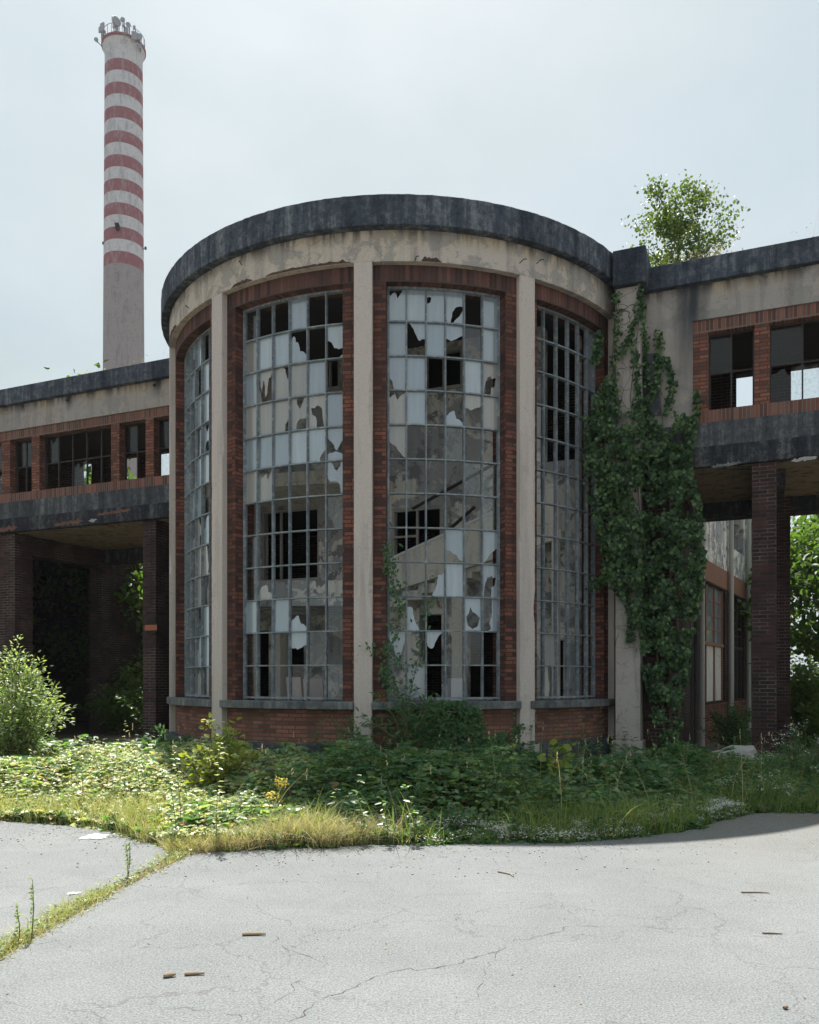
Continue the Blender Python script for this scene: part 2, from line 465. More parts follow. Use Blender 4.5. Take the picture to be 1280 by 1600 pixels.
MAT['grass_dry'] = leaf_mat('dry_grass', (0.40, 0.34, 0.18), (0.50, 0.45, 0.26), (0.60, 0.55, 0.37), 0.35, 0.6, None, (1.1, 1.0, 0.7))
MAT['grass_mixed'] = leaf_mat('sunburnt_grass', (0.26, 0.33, 0.09), (0.44, 0.45, 0.16), (0.62, 0.57, 0.33), 0.4, 0.6, None, (1.15, 1.1, 0.6))
MAT['dead_leaf'] = leaf_mat('dead_leaf', (0.13, 0.085, 0.05), (0.22, 0.15, 0.085), (0.34, 0.26, 0.15), 0.1, 0.8, None, (1, 1, 1))
MAT['flower_white'] = leaf_mat('white_petals', (0.62, 0.62, 0.58), (0.70, 0.70, 0.66), (0.75, 0.74, 0.68), 0.3, 0.6, None, (1, 1, 1))
MAT['flower_yellow'] = leaf_mat('yellow_petals', (0.65, 0.45, 0.02), (0.72, 0.52, 0.03), (0.75, 0.56, 0.05), 0.3, 0.6, None, (1, 1, 0.6))
MAT['flower_purple'] = leaf_mat('purple_petals', (0.22, 0.15, 0.42), (0.28, 0.19, 0.48), (0.3, 0.2, 0.5), 0.3, 0.6, None, (1, 1, 1))
MAT['bark'] = simple('grey_bark', (0.16, 0.13, 0.10), 0.95, 0.5, 18)
MAT['stem'] = simple('brown_stem', (0.17, 0.12, 0.07), 0.9, 0.4, 30)
MAT['green_stem'] = simple('green_stem', (0.10, 0.13, 0.04), 0.8, 0.3, 30)
MAT['wood'] = simple('weathered_stick', (0.36, 0.28, 0.20), 0.9, 0.5, 35)
MAT['plastic'] = simple('white_plastic', (0.80, 0.81, 0.82), 0.45, 0.12, 9)
MAT['board'] = simple('faded_pink_board', (0.47, 0.40, 0.40), 0.8, 0.2, 8)
MAT['white_box'] = simple('white_tile', (0.72, 0.73, 0.74), 0.4, 0.1, 6)
MAT['rubble'] = simple('broken_concrete', (0.40, 0.39, 0.37), 0.95, 0.5, 7, bump=0.6)
MAT['dish'] = simple('antenna_grey', (0.32, 0.34, 0.385), 0.5, 0.2, 3)
MAT['dish_dark'] = simple('antenna_dark', (0.16, 0.17, 0.2), 0.6, 0.2, 3)
MAT['sign_dark'] = simple('blackened_disc', (0.022, 0.016, 0.016), 0.8, 0.3, 20)
MAT['faded_orange'] = simple('faded_orange_paint', (0.30, 0.155, 0.11), 0.85, 0.4, 12)
MAT['sign_bar'] = simple('rusty_orange_bar', (0.40, 0.13, 0.06), 0.7, 0.3, 30)

def chimney_paint(name, color, wear, amt):
    t = NT(name)
    st = t.noise(t.coord('Object', scale=(1.6, 1.6, 0.35)), 1.0, 8, 0.72)
    sp = t.noise(t.coord('Object'), 2.4, 7, 0.75)
    rows = t.noise(t.coord('Object', scale=(0.15, 0.15, 3.0)), 1.0, 3, 0.6)
    col = t.mix(t.ramp(st, [(0.5, 0), (0.64, amt)]), color, wear)
    col = t.mix(t.ramp(sp, [(0.55, 0), (0.66, amt)]), col, tuple(x * 0.8 for x in wear))
    col = t.mix(t.rng(rows, 0.4, 0.7, 0, 0.12), col, tuple(x * 0.6 for x in color))
    return t.finish(col, 0.9, t.bump(sp, 0.3, 0.03), 0.2)

MAT['ch_red'] = chimney_paint('faded_hazy_red_paint', (0.29, 0.115, 0.135), (0.40, 0.31, 0.335), 0.75)  # worn paint, its colours muted further in place of distance haze
MAT['ch_white'] = chimney_paint('faded_hazy_white_paint', (0.58, 0.565, 0.60), (0.33, 0.32, 0.345), 0.8)
MAT['ch_brick'] = chimney_paint('bare_chimney_brick', (0.33, 0.295, 0.305), (0.22, 0.20, 0.22), 0.75)

# ------------------------------------------------------------------ mesh helpers
TC = Vector((-0.2, 18.2))                 # centre of the round tower
P0 = Vector((6.24, 14.26))                # a point of the wings' front line
FU = Vector((0.922, -0.388)).normalized() # along the wings, to the right
FM = Vector((0.388, 0.922)).normalized()  # into the building

def T(th, r, z):
    a = radians(th)
    return (TC.x + r * sin(a), TC.y - r * cos(a), z)

def W(s, d, z):
    p = P0 + FU * s + FM * d
    return (p.x, p.y, z)

def SZ(px, py, dep=0.0):
    """photo pixel -> (s, z) on the vertical plane at depth dep of the wings' front line"""
    k = (px - 640) / 1280
    o = P0 + FM * dep
    s = (k * o.y - o.x) / (FU.x - k * FU.y)
    y = o.y + FU.y * s
    return s, 1.6 + (1060 - py) / 1280 * y

def S(px, dep=0.0):
    return SZ(px, 1060, dep)[0]

class MB:
    def __init__(self):
        self.v = []; self.f = []; self.uv = []; self.mi = []
    def face(self, pts, uvs=None, m=0):
        b = len(self.v)
        self.v += [tuple(p) for p in pts]
        self.f.append(list(range(b, b + len(pts))))
        if uvs is None:
            a = Vector(pts[0]); e1 = (Vector(pts[1]) - a); l1 = e1.length or 1; e1 /= l1
            nrm = e1.cross(Vector(pts[-1]) - a)
            e2 = nrm.cross(e1); e2 = e2.normalized() if e2.length else Vector((0, 0, 1))
            uvs = [((Vector(p) - a).dot(e1), (Vector(p) - a).dot(e2)) for p in pts]
        self.uv.append(uvs); self.mi.append(m)
    def fbox(self, s0, s1, d0, d1, z0, z1, P=W, m=0, skip=''):
        q = lambda a, b, c: P(a, b, c)
        if 'f' not in skip:
            self.face([q(s0, d0, z0), q(s1, d0, z0), q(s1, d0, z1), q(s0, d0, z1)], [(s0, z0), (s1, z0), (s1, z1), (s0, z1)], m)
        if 'b' not in skip:
            self.face([q(s1, d1, z0), q(s0, d1, z0), q(s0, d1, z1), q(s1, d1, z1)], [(s1, z0), (s0, z0), (s0, z1), (s1, z1)], m)
        self.face([q(s0, d1, z0), q(s0, d0, z0), q(s0, d0, z1), q(s0, d1, z1)], [(d1, z0), (d0, z0), (d0, z1), (d1, z1)], m)
        self.face([q(s1, d0, z0), q(s1, d1, z0), q(s1, d1, z1), q(s1, d0, z1)], [(d0, z0), (d1, z0), (d1, z1), (d0, z1)], m)
        self.face([q(s0, d0, z1), q(s1, d0, z1), q(s1, d1, z1), q(s0, d1, z1)], [(s0, d0), (s1, d0), (s1, d1), (s0, d1)], m)
        self.face([q(s0, d1, z0), q(s1, d1, z0), q(s1, d0, z0), q(s0, d0, z0)], [(s0, d1), (s1, d1), (s1, d0), (s0, d0)], m)
    def wall(self, s0, s1, d0, d1, z0, z1, holes, P=W, m=0):
        """flat wall with rectangular holes (s0,s1,z0,z1), reveals included"""
        ss = sorted({s0, s1} | {min(max(h[i], s0), s1) for h in holes for i in (0, 1)})
        zs = sorted({z0, z1} | {min(max(h[i], z0), z1) for h in holes for i in (2, 3)})
        ns, nz = len(ss) - 1, len(zs) - 1
        def solid(i, j):
            if not (0 <= i < ns and 0 <= j < nz):
                return False
            a, b = (ss[i] + ss[i + 1]) / 2, (zs[j] + zs[j + 1]) / 2
            return not any(h[0] < a < h[1] and h[2] < b < h[3] for h in holes)
        for i in range(ns):
            for j in range(nz):
                if not solid(i, j):
                    continue
                a, b, c, e = ss[i], ss[i + 1], zs[j], zs[j + 1]
                self.face([P(a, d0, c), P(b, d0, c), P(b, d0, e), P(a, d0, e)], [(a, c), (b, c), (b, e), (a, e)], m)
                self.face([P(b, d1, c), P(a, d1, c), P(a, d1, e), P(b, d1, e)], [(b, c), (a, c), (a, e), (b, e)], m)
                if not solid(i - 1, j):
                    self.face([P(a, d1, c), P(a, d0, c), P(a, d0, e), P(a, d1, e)], [(d1, c), (d0, c), (d0, e), (d1, e)], m)
                if not solid(i + 1, j):
                    self.face([P(b, d0, c), P(b, d1, c), P(b, d1, e), P(b, d0, e)], [(d0, c), (d1, c), (d1, e), (d0, e)], m)
                if not solid(i, j + 1):
                    self.face([P(a, d0, e), P(b, d0, e), P(b, d1, e), P(a, d1, e)], [(a, d0), (b, d0), (b, d1), (a, d1)], m)
                if not solid(i, j - 1):
                    self.face([P(a, d1, c), P(b, d1, c), P(b, d0, c), P(a, d0, c)], [(a, d1), (b, d1), (b, d0), (a, d0)], m)
    def arc(self, t0, t1, r0, r1, z0, z1, step=1.5, m=0, ends=True, soldier=False):
        n = max(1, int(math.ceil((t1 - t0) / step)))
        ts = [t0 + (t1 - t0) * i / n for i in range(n + 1)]
        k = pi / 180
        for a, b in zip(ts, ts[1:]):
            ua, ub = a * k * r1, b * k * r1
            self.face([T(a, r1, z0), T(b, r1, z0), T(b, r1, z1), T(a, r1, z1)], [(ua, z0), (ub, z0), (ub, z1), (ua, z1)], m)
            self.face([T(b, r0, z0), T(a, r0, z0), T(a, r0, z1), T(b, r0, z1)], [(ub, z0), (ua, z0), (ua, z1), (ub, z1)], m)
            self.face([T(a, r1, z1), T(b, r1, z1), T(b, r0, z1), T(a, r0, z1)], [(ua, r1), (ub, r1), (ub, r0), (ua, r0)], m)
            self.face([T(a, r0, z0), T(b, r0, z0), T(b, r1, z0), T(a, r1, z0)], [(ua, r0), (ub, r0), (ub, r1), (ua, r1)], m)
        if ends:
            self.face([T(t0, r0, z0), T(t0, r1, z0), T(t0, r1, z1), T(t0, r0, z1)], [(r0, z0), (r1, z0), (r1, z1), (r0, z1)], m)
            self.face([T(t1, r1, z0), T(t1, r0, z0), T(t1, r0, z1), T(t1, r1, z1)], [(r1, z0), (r0, z0), (r0, z1), (r1, z1)], m)
    def tube(self, pts, radii, n=7, m=0, cap=True):
        pts = [Vector(p) for p in pts]
        if isinstance(radii, (int, float)):
            radii = [radii] * len(pts)
        rings = []
        prev = None
        for i, p in enumerate(pts):
            d = (pts[min(i + 1, len(pts) - 1)] - pts[max(i - 1, 0)])
            d = d.normalized() if d.length else Vector((0, 0, 1))
            ref = prev if prev is not None else (Vector((1, 0, 0)) if abs(d.x) < 0.8 else Vector((0, 1, 0)))
            x = (ref - d * ref.dot(d)).normalized()
            prev = x
            y = d.cross(x)
            b = len(self.v)
            for k in range(n):
                a = 2 * pi * k / n
                self.v.append(tuple(p + (x * cos(a) + y * sin(a)) * radii[i]))
            rings.append(b)
        for a, b in zip(rings, rings[1:]):
            for k in range(n):
                k2 = (k + 1) % n
                self.f.append([a + k, a + k2, b + k2, b + k])
                self.uv.append([(k / n, 0), ((k + 1) / n, 0), ((k + 1) / n, 1), (k / n, 1)])
                self.mi.append(m)
        if cap:
            for b, rev in ((rings[0], True), (rings[-1], False)):
                idx = [b + k for k in range(n)]
                if rev:
                    idx.reverse()
                self.f.append(idx); self.uv.append([(0, 0)] * n); self.mi.append(m)
    def lathe(self, prof, centre, n=48, mats=None):
        cx, cy = centre
        b = len(self.v)
        for r, z in prof:
            for k in range(n):
                a = 2 * pi * k / n
                self.v.append((cx + r * cos(a), cy + r * sin(a), z))
        for i in range(len(prof) - 1):
            for k in range(n):
                k2 = (k + 1) % n
                self.f.append([b + i * n + k, b + i * n + k2, b + (i + 1) * n + k2, b + (i + 1) * n + k])
                self.uv.append([(0, 0)] * 4)
                self.mi.append(mats[i] if mats else 0)
    def build(self, name, mats, parent=None, weld=False, bevel=0.0, smooth=False, rnd=False, wobble=0.0, origin=None):
        me = bpy.data.meshes.new(name)
        vv = self.v
        if origin is not None:
            o = Vector(origin)
            vv = [tuple(Vector(p) - o) for p in vv]
        me.from_pydata(vv, [], self.f)
        uvl = me.uv_layers.new(name='UVMap')
        flat = [c for u in self.uv for c in u]
        uvl.data.foreach_set('uv', np.array(flat, dtype=np.float32).ravel())
        if not isinstance(mats, (list, tuple)):
            mats = [mats]
        for mm in mats:
            me.materials.append(MAT[mm])
        me.polygons.foreach_set('material_index', np.array(self.mi, dtype=np.int32))
        if weld:
            bm = bmesh.new(); bm.from_mesh(me)
            bmesh.ops.remove_doubles(bm, verts=bm.verts, dist=1e-4)
            bm.to_mesh(me); bm.free()
        if rnd:
            a = me.attributes.new('rnd', 'FLOAT', 'FACE')
            a.data.foreach_set('value', rng.random(len(me.polygons)).astype(np.float32))
        if smooth:
            me.polygons.foreach_set('use_smooth', np.ones(len(me.polygons), dtype=bool))
        me.update()
        o = bpy.data.objects.new(name, me)
        COL.objects.link(o)
        if origin is not None:
            o.location = origin
        if parent is not None:
            o.parent = parent
            if origin is not None:
                o.matrix_parent_inverse = Matrix.Identity(4)
        if bevel:
            b = o.modifiers.new('bevel', 'BEVEL')
            b.width = bevel; b.segments = 2; b.limit_method = 'ANGLE'; b.angle_limit = radians(40)
        return o

def tag(o, label=None, cat=None, group=None, kind=None):
    if label: o['label'] = label
    if cat: o['category'] = cat
    if group: o['group'] = group
    if kind: o['kind'] = kind
    return o

def thing(name, label, cat, loc=(0, 0, 0), group=None):
    o = bpy.data.objects.new(name, None)
    COL.objects.link(o)
    o.empty_display_size = 0.2
    o.location = loc
    return tag(o, label, cat, group)

def attach(o, parent):
    """parent while keeping world coordinates of the mesh"""
    o.parent = parent
    o.matrix_parent_inverse = Matrix.Translation(-Vector(parent.location))
    return o

# ---- leaves ---------------------------------------------------------------
def unit(a):
    return a / (np.linalg.norm(a, axis=1, keepdims=True) + 1e-9)

def leaf_mesh(name, P, D, N, L, width, mat, fold=0.25, droop=0.15, rnd=None, parent=None, origin=None):
    """P base points, D leaf axis, N leaf normal, L lengths; two folded quads per leaf"""
    n = len(P)
    D = unit(D); X = unit(np.cross(D, N)); N = np.cross(X, D)
    L = L[:, None]
    Wd = L * width
    tip = P + D * L - N * L * droop
    l1 = P + D * L * 0.30 - X * Wd * 0.5 + N * L * fold * 0.5 * width
    l2 = P + D * L * 0.68 - X * Wd * 0.42 + N * L * (fold * 0.42 * width - droop * 0.5)
    r1 = P + D * L * 0.30 + X * Wd * 0.5 + N * L * fold * 0.5 * width
    r2 = P + D * L * 0.68 + X * Wd * 0.42 + N * L * (fold * 0.42 * width - droop * 0.5)
    V = np.stack([P, l1, l2, tip, r2, r1], axis=1).reshape(-1, 3)
    b = np.arange(n)[:, None] * 6
    F = np.concatenate([b + np.array([[0, 3, 2, 1]]), b + np.array([[0, 5, 4, 3]])], axis=1).reshape(-1, 4)
    if rnd is None:
        rnd = rng.random(n)
    return raw_mesh(name, V, F, mat, np.repeat(rnd, 2), parent, origin)

def raw_mesh(name, V, F, mat, rnd, parent=None, origin=None, mi=None):
    me = bpy.data.meshes.new(name)
    if origin is not None:
        V = V - np.array(origin)[None, :]
    k = F.shape[1]
    me.vertices.add(len(V)); me.vertices.foreach_set('co', V.astype(np.float32).ravel())
    me.loops.add(F.size); me.loops.foreach_set('vertex_index', F.astype(np.int32).ravel())
    me.polygons.add(len(F))
    me.polygons.foreach_set('loop_start', np.arange(0, F.size, k, dtype=np.int32))
    for mm in (mat if isinstance(mat, (list, tuple)) else [mat]):
        me.materials.append(MAT[mm])
    if mi is not None:
        me.polygons.foreach_set('material_index', mi.astype(np.int32))
    me.update(calc_edges=True)
    a = me.attributes.new('rnd', 'FLOAT', 'FACE')
    a.data.foreach_set('value', np.asarray(rnd, dtype=np.float32))
    o = bpy.data.objects.new(name, me)
    COL.objects.link(o)
    if origin is not None:
        o.location = origin
    if parent is not None:
        if origin is None:
            attach(o, parent)
        else:
            o.parent = parent
    return o

def blades(name, P, H, lean, w, mat, rnd=None, parent=None):
    """grass blades: P bases, H heights, lean vectors (n,2), w widths; 3 quads each"""
    n = len(P)
    ang = rng.random(n) * 2 * pi
    X = np.stack([np.cos(ang), np.sin(ang), np.zeros(n)], 1)
    Ld = np.concatenate([lean, np.zeros((n, 1))], 1)
    up = np.array([[0, 0, 1.0]])
    rows = []
    for tt, ww in ((0, 1.0), (0.4, 0.85), (0.75, 0.5), (1.0, 0.08)):
        c = P + up * (H[:, None] * (tt - 0.18 * tt * tt * np.linalg.norm(lean, axis=1)[:, None])) + Ld * H[:, None] * tt * tt
        rows += [c - X * (w * ww * 0.5)[:, None], c + X * (w * ww * 0.5)[:, None]]
    V = np.stack(rows, 1).reshape(-1, 3)
    b = np.arange(n)[:, None] * 8
    F = np.concatenate([b + np.array([[0, 1, 3, 2]]), b + np.array([[2, 3, 5, 4]]), b + np.array([[4, 5, 7, 6]])], 1).reshape(-1, 4)
    if rnd is None:
        rnd = rng.random(n)
    return raw_mesh(name, V, F, mat, np.repeat(rnd, 3), parent)

def nz(x, y, z=0.0, s=1.0):
    return mnoise.noise(Vector((x * s, y * s, z * s)))

# ================================================================== SETTING
# ground sheet out to the horizon
m = MB()
m.face([(-1500, -300, -0.02), (1500, -300, -0.02), (1500, 2500, -0.02), (-1500, 2500, -0.02)])
tag(m.build('ground', 'dirt'), kind='structure')

EDGE = [(-14, 11.2), (-9, 10.4), (-6.5, 9.7), (-4.6, 9.2), (-3.3, 8.75), (-2.7, 8.15), (-2.15, 7.55), (-1.2, 7.72), (-0.5, 7.85),
        (0.6, 7.95), (1.65, 8.08), (2.4, 8.35), (3.0, 8.68), (3.5, 9.2), (4.1, 9.72), (5.0, 9.85), (6.5, 9.6), (9, 9.2), (14, 8.7)]
EX = np.array([e[0] for e in EDGE]); EY = np.array([e[1] for e in EDGE])
def edge_y(x):
    return np.interp(x, EX, EY)

# joint grown with weeds, left of the camera
JOINT = [(-2.06, 7.62), (-2.10, 7.2), (-2.2, 6.6), (-2.29, 6.0), (-2.34, 5.5), (-2.38, 5.0), (-2.42, 4.5), (-2.5, 3.4), (-2.6, 1.5), (-2.7, -4)]
JY = np.array([j[1] for j in JOINT])[::-1]; JX = np.array([j[0] for j in JOINT])[::-1]
def joint_x(y):
    return np.interp(y, JY, JX)

def asphalt_sheet(name, side):
    mm = MB()
    if side == 'right':
        top = [(x, float(edge_y(x)) + 0.05 * nz(x, 3, 0, 4)) for x in np.linspace(-2.0, 14, 130)]
        bot = [(-2.02 + 0 * x, 0) for x in [0]]
        pts = [(joint_x(y) + 0.07 + 0.03 * nz(y, 1, 0, 5), y) for y in np.linspace(-4, 7.5, 80)]
        poly = pts + top + [(14, -4)]
        poly = poly[::-1]
    else:
        top = [(x, float(edge_y(x)) + 0.05 * nz(x, 3, 0, 4)) for x in np.linspace(-14, -2.2, 100)]
        pts = [(joint_x(y) - 0.07 + 0.03 * nz(y, 9, 0, 5), y) for y in np.linspace(7.5, -4, 80)]
        poly = [(-14, -4)] + top + pts
        poly = poly[::-1]
    mm.face([(x, y, 0.0) for x, y in poly])
    # skirt so the slab has an edge
    for (a, b) in zip(poly, poly[1:] + poly[:1]):
        mm.face([(a[0], a[1], -0.05), (b[0], b[1], -0.05), (b[0], b[1], 0.0), (a[0], a[1], 0.0)])
    o = mm.build(name, 'asphalt')
    return tag(o, kind='structure')
asphalt_sheet('asphalt_yard', 'right')
asphalt_sheet('asphalt_apron', 'left')

def crack(pts, w):
    mm = MB()
    P = []
    for (a, b) in zip(pts, pts[1:]):
        n = max(2, int(math.dist(a, b) / 0.02))
        for i in range(n):
            q = i / n
            x, y = a[0] + (b[0] - a[0]) * q, a[1] + (b[1] - a[1]) * q
            P.append((x + 0.07 * nz(x, y, 1, 3.1) + 0.035 * nz(x, y, 5, 13), y + 0.07 * nz(x, y, 2, 3.1) + 0.035 * nz(x, y, 7, 13)))
    for i, (a, b) in enumerate(zip(P, P[1:])):
        d = Vector((b[0] - a[0], b[1] - a[1])); 
        if d.length < 1e-6: continue
        nrm = Vector((-d.y, d.x)).normalized()
        wa = w * .34 * max(0.06, 0.45 + 1.5 * nz(a[0], a[1], 3, 9)) * min(1, i / 5 + 0.1)
        wb = w * .34 * max(0.06, 0.45 + 1.5 * nz(b[0], b[1], 3, 9)) * min(1, (len(P) - 2 - i) / 5 + 0.05)
        mm.face([(a[0] + nrm.x * wa, a[1] + nrm.y * wa, 0.003), (a[0] - nrm.x * wa, a[1] - nrm.y * wa, 0.003),
                 (b[0] - nrm.x * wb, b[1] - nrm.y * wb, 0.003), (b[0] + nrm.x * wb, b[1] + nrm.y * wb, 0.003)])
    tag(mm.build('pavement_crack', 'crack'), kind='structure')
def G(px, py):
    d = 1.6 * 1280 / (py - 1060)
    return ((px - 640) / 1280 * d, d)
crack([G(460, 1598), G(500, 1562), (G(560, 1540)), G(630, 1515), G(720, 1503), G(790, 1480), G(850, 1458), G(905, 1445)], 0.008)
crack([G(905, 1445), G(1000, 1447), G(1100, 1452), G(1200, 1463), G(1278, 1458)], 0.004)
crack([G(905, 1445), G(860, 1400), G(770, 1395), G(640, 1402)], 0.004)
crack([G(250, 1572), G(330, 1575), G(377, 1582), G(380, 1600)], 0.005)
crack([G(377, 1582), G(450, 1555), G(455, 1538), G(505, 1510), G(440, 1475), G(428, 1460)], 0.005)
crack([G(780, 1480), G(760, 1520), G(740, 1560), G(700, 1590)], 0.004)

# ================================================================== BUILDING
FB = thing('factory_building', 'derelict brick and plaster factory with round glazed stair tower and raised wings on brick columns', 'building', (TC.x, TC.y, 0))
def part(mb, name, mats, parent=FB, **kw):
    o = mb.build(name, mats, None, **kw)
    if parent is FB:
        return attach(o, FB)
    o.parent = parent
    o.matrix_parent_inverse = parent.matrix_parent_inverse.copy() if False else Matrix.Identity(4)
    return o

COLS = [-108.5, -74.5, -40.6, -6.5, 26.4, 56.6]
R_COL, R_BRK, R_WIN = 4.93, 4.81, 4.62
HW = 1.75
Z_PL, Z_SILL0, Z_SILL, Z_WT, Z_LT, Z_CB, Z_CT = 0.51, 1.09, 1.22, 8.09, 8.36, 8.87, 9.36

m = MB(); m.arc(-112, 55.5, 4.2, 5.0, -0.1, Z_PL, 2)
part(m, 'plinth', 'beam', weld=True, bevel=0.012)
for th in COLS:
    hw = HW if th < 50 else 1.5
    m = MB()
    nzs = 130
    kk = 180 / pi / R_COL
    prev = None
    for iz in range(nzs + 1):
        z = Z_PL + (Z_LT - Z_PL) * iz / nzs
        def chip(sg):
            v = nz(z * 1.3, th, sg * 5)
            c_ = .010 + .006 * nz(z * 9, th, sg)
            if v > .33: c_ += (v - .33) * .14 * (.6 + .8 * abs(nz(z * 14, th, sg * 2)))
            return max(.004, c_)
        ca, cb = chip(1), chip(2)
        row = [T(th - hw, 4.35, z), T(th - hw, R_COL - ca, z), T(th - hw + ca * kk, R_COL, z), T(th, R_COL, z), T(th + hw - cb * kk, R_COL, z), T(th + hw, R_COL - cb, z), T(th + hw, 4.35, z)]
        if prev:
            for a_, b_, c_, d_ in zip(prev, prev[1:], row[1:], row):
                m.face([a_, b_, c_, d_])
        prev = row
    o = part(m, 'pilaster', 'plaster_column', weld=True)
    m = MB(); m.arc(th - hw - 0.25, th + hw + 0.25, 4.9, 5.03, -0.1, Z_PL - 0.02, 2)
    part(m, 'pilaster_base', 'plaster_cracked', weld=True, bevel=0.01)
m = MB(); m.arc(-112, 58.2, 4.35, R_COL + 0.001, Z_LT, Z_CB, 1.2)
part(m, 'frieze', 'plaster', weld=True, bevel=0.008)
# cornice with a slightly ragged top edge
m = MB()
ts = [-115 + i * 0.9 for i in range(int((57.5 + 115) / 0.9) + 1)]
for a, b in zip(ts, ts[1:]):
    def rr(t_): return 5.09 + 0.012 * nz(t_ * 0.4, 1)
    def zt(t_): return Z_CT + 0.012 * nz(t_ * 1.3, 4)
    def zb(t_): return Z_CB + 0.010 * nz(t_ * 1.1, 9)
    k = pi / 180 * 5
    m.face([T(a, rr(a), zb(a)), T(b, rr(b), zb(b)), T(b, rr(b), zt(b)), T(a, rr(a), zt(a))])
    m.face([T(a, rr(a), zt(a)), T(b, rr(b), zt(b)), T(b, 4.5, zt(b)), T(a, 4.5, zt(a))])
    m.face([T(a, 4.5, zb(a)), T(b, 4.5, zb(b)), T(b, rr(b), zb(b)), T(a, rr(a), zb(a))])
    m.face([T(b, 4.5, zb(b)), T(a, 4.5, zb(a)), T(a, 4.5, zt(a)), T(b, 4.5, zt(b))])
part(m, 'cornice', 'cornice', weld=True, bevel=0.015)
# roof disc, ceiling and raised floor of the tower
m = MB()
for z, up in ((9.05, 1), (8.5, 0)):
    ring = [T(t_, 4.6, z) for t_ in range(-180, 180, 6)]
    m.face(ring if up else ring[::-1])
part(m, 'ceiling', 'inner_dark')
m = MB()
ring = [T(t_, 4.4, 1.15) for t_ in np.linspace(-100, 54, 40)]
m.face(ring)
part(m, 'tower_floor', 'rubble')

# ---- panes -----------------------------------------------------------------
SHAPES = {
 '0': [[(0, 0), (1, 0), (1, 1), (0, 1)]],
 '1': [[(0, .38), (.08, .18), (.16, .13), (.26, .2), (.27, .33), (.42, .36), (.5, .5), (.52, .62), (.75, .66), (1, .8), (1, 1), (0, 1)]],
 '2': [[(0, 0), (1, 0), (1, .98), (.8, 1), (.62, 1), (.85, .9), (.95, .74), (.7, .75), (.4, .72), (.25, .55), (.12, .5), (0, .48)]],
 '3': [[(0, 0), (1, 0), (1, 1), (0, 1), (0, .4), (.35, .3), (.42, .17), (.58, .2), (.56, .32), (.68, .36), (.55, .52), (.42, .42), (.35, .3), (0, .4)]],
 '4': [[(0, 0), (1, 0), (1, .3), (.78, .4), (.52, .68), (.25, .42), (0, .28)], [(0, .82), (.48, .72), (.6, .74), (1, .9), (1, 1), (0, 1)]],
 '5': [[(0, 0), (1, 0), (1, .42), (.85, .4), (.58, .46), (.42, .6), (.34, .85), (.3, 1), (.42, 1), (.55, .88), (.8, .72), (.98, .52), (1, .5), (1, 1), (0, 1), (.08, .9), (0, .78)]],
 '6': [[(.08, 0), (1, 0), (1, .48), (.86, .5), (.66, .55), (.52, .48), (.32, .2)]],
 '7': [[(0, 0), (1, 0), (1, .3), (.74, .36), (.48, .44), (.35, .48), (0, .42)]],
 '8': [[(0, 0), (1, 0), (1, .7), (.92, 1), (.36, 1), (.27, .78), (.1, .66), (0, .64)]],
 '9': [[(0, 1), (0, .72), (.3, .58), (.5, .55), (.62, .78), (.85, .84), (1, .9), (1, 1)]],
 'a': [[(0, .02), (1, 0), (.95, .3), (.7, .72), (.56, .92), (.4, .66), (.14, .28)]],
 'b': [[(0, 0), (1, 0), (1, 1), (0, 1), (0, .6), (.12, .62), (.22, .86), (.5, .95), (.8, .88), (.93, .64), (.72, .52), (.5, .46), (.38, .3), (.3, .5), (.12, .62), (0, .6)]],
 'c': [[(0, 0), (1, 0), (1, .98), (.82, .92), (.5, .7), (.3, .62), (0, .5)]],
 'd': [[(0, 0), (1, 0), (1, .52), (.9, .6), (.82, .72), (.68, .78), (.66, 1), (0, 1)]],
 'e': [[(0, 0), (.42, 0), (.46, .4), (.6, .72), (.5, .9), (.7, 1), (0, 1)]],
 'f': [[(0, 0), (1, 0), (1, 1), (.5, 1), (.52, .7), (.74, .62), (.82, .4), (.62, .42), (.5, .34), (.3, .38), (.18, .55), (.1, 1), (0, 1)]],
 'g': [[(0, 0), (1, 0), (1, .1), (.72, .28), (.62, .75), (.5, .85), (.42, .4), (.3, .3), (.22, .7), (.1, .35), (0, .2)], [(.0, .55), (.12, .72), (.2, 1), (0, 1)]],
 'h': [[(0, .5), (.2, .42), (.3, .1), (.5, 0), (1, 0), (1, 1), (0, 1)]],
 'i': [[(0, 0), (.3, 0), (.32, .15), (.5, .3), (.7, .12), (.78, 0), (1, 0), (1, .5), (.8, .62), (.5, .6), (.35, .7), (.3, .95), (0, 1)]],
 'j': [[(0, 0), (1, 0), (1, 1), (0, 1), (0, .5), (.24, .44), (.3, .3), (.16, .26), (.02, .3), (0, .5)]],
 'k': [[(0, .1), (.2, .22), (.45, .1), (.6, .3), (.8, .12), (1, 0), (1, 1), (0, 1)]],
 'l': [[(0, 0), (.25, 0), (.3, .6), (.36, .8), (.25, 1), (0, 1)], [(.8, .05), (1, 0), (1, .9), (.85, .6)]],
 'm': [[(.0, .3), (.3, .34), (.42, .7), (.66, 1), (0, 1)]],
}
GM = {'B': 0, 'T': 1, 'C': 2, 'D': 3}
GLASS = ['glass_blue', 'glass_tan', 'glass_clear', 'glass_dark']

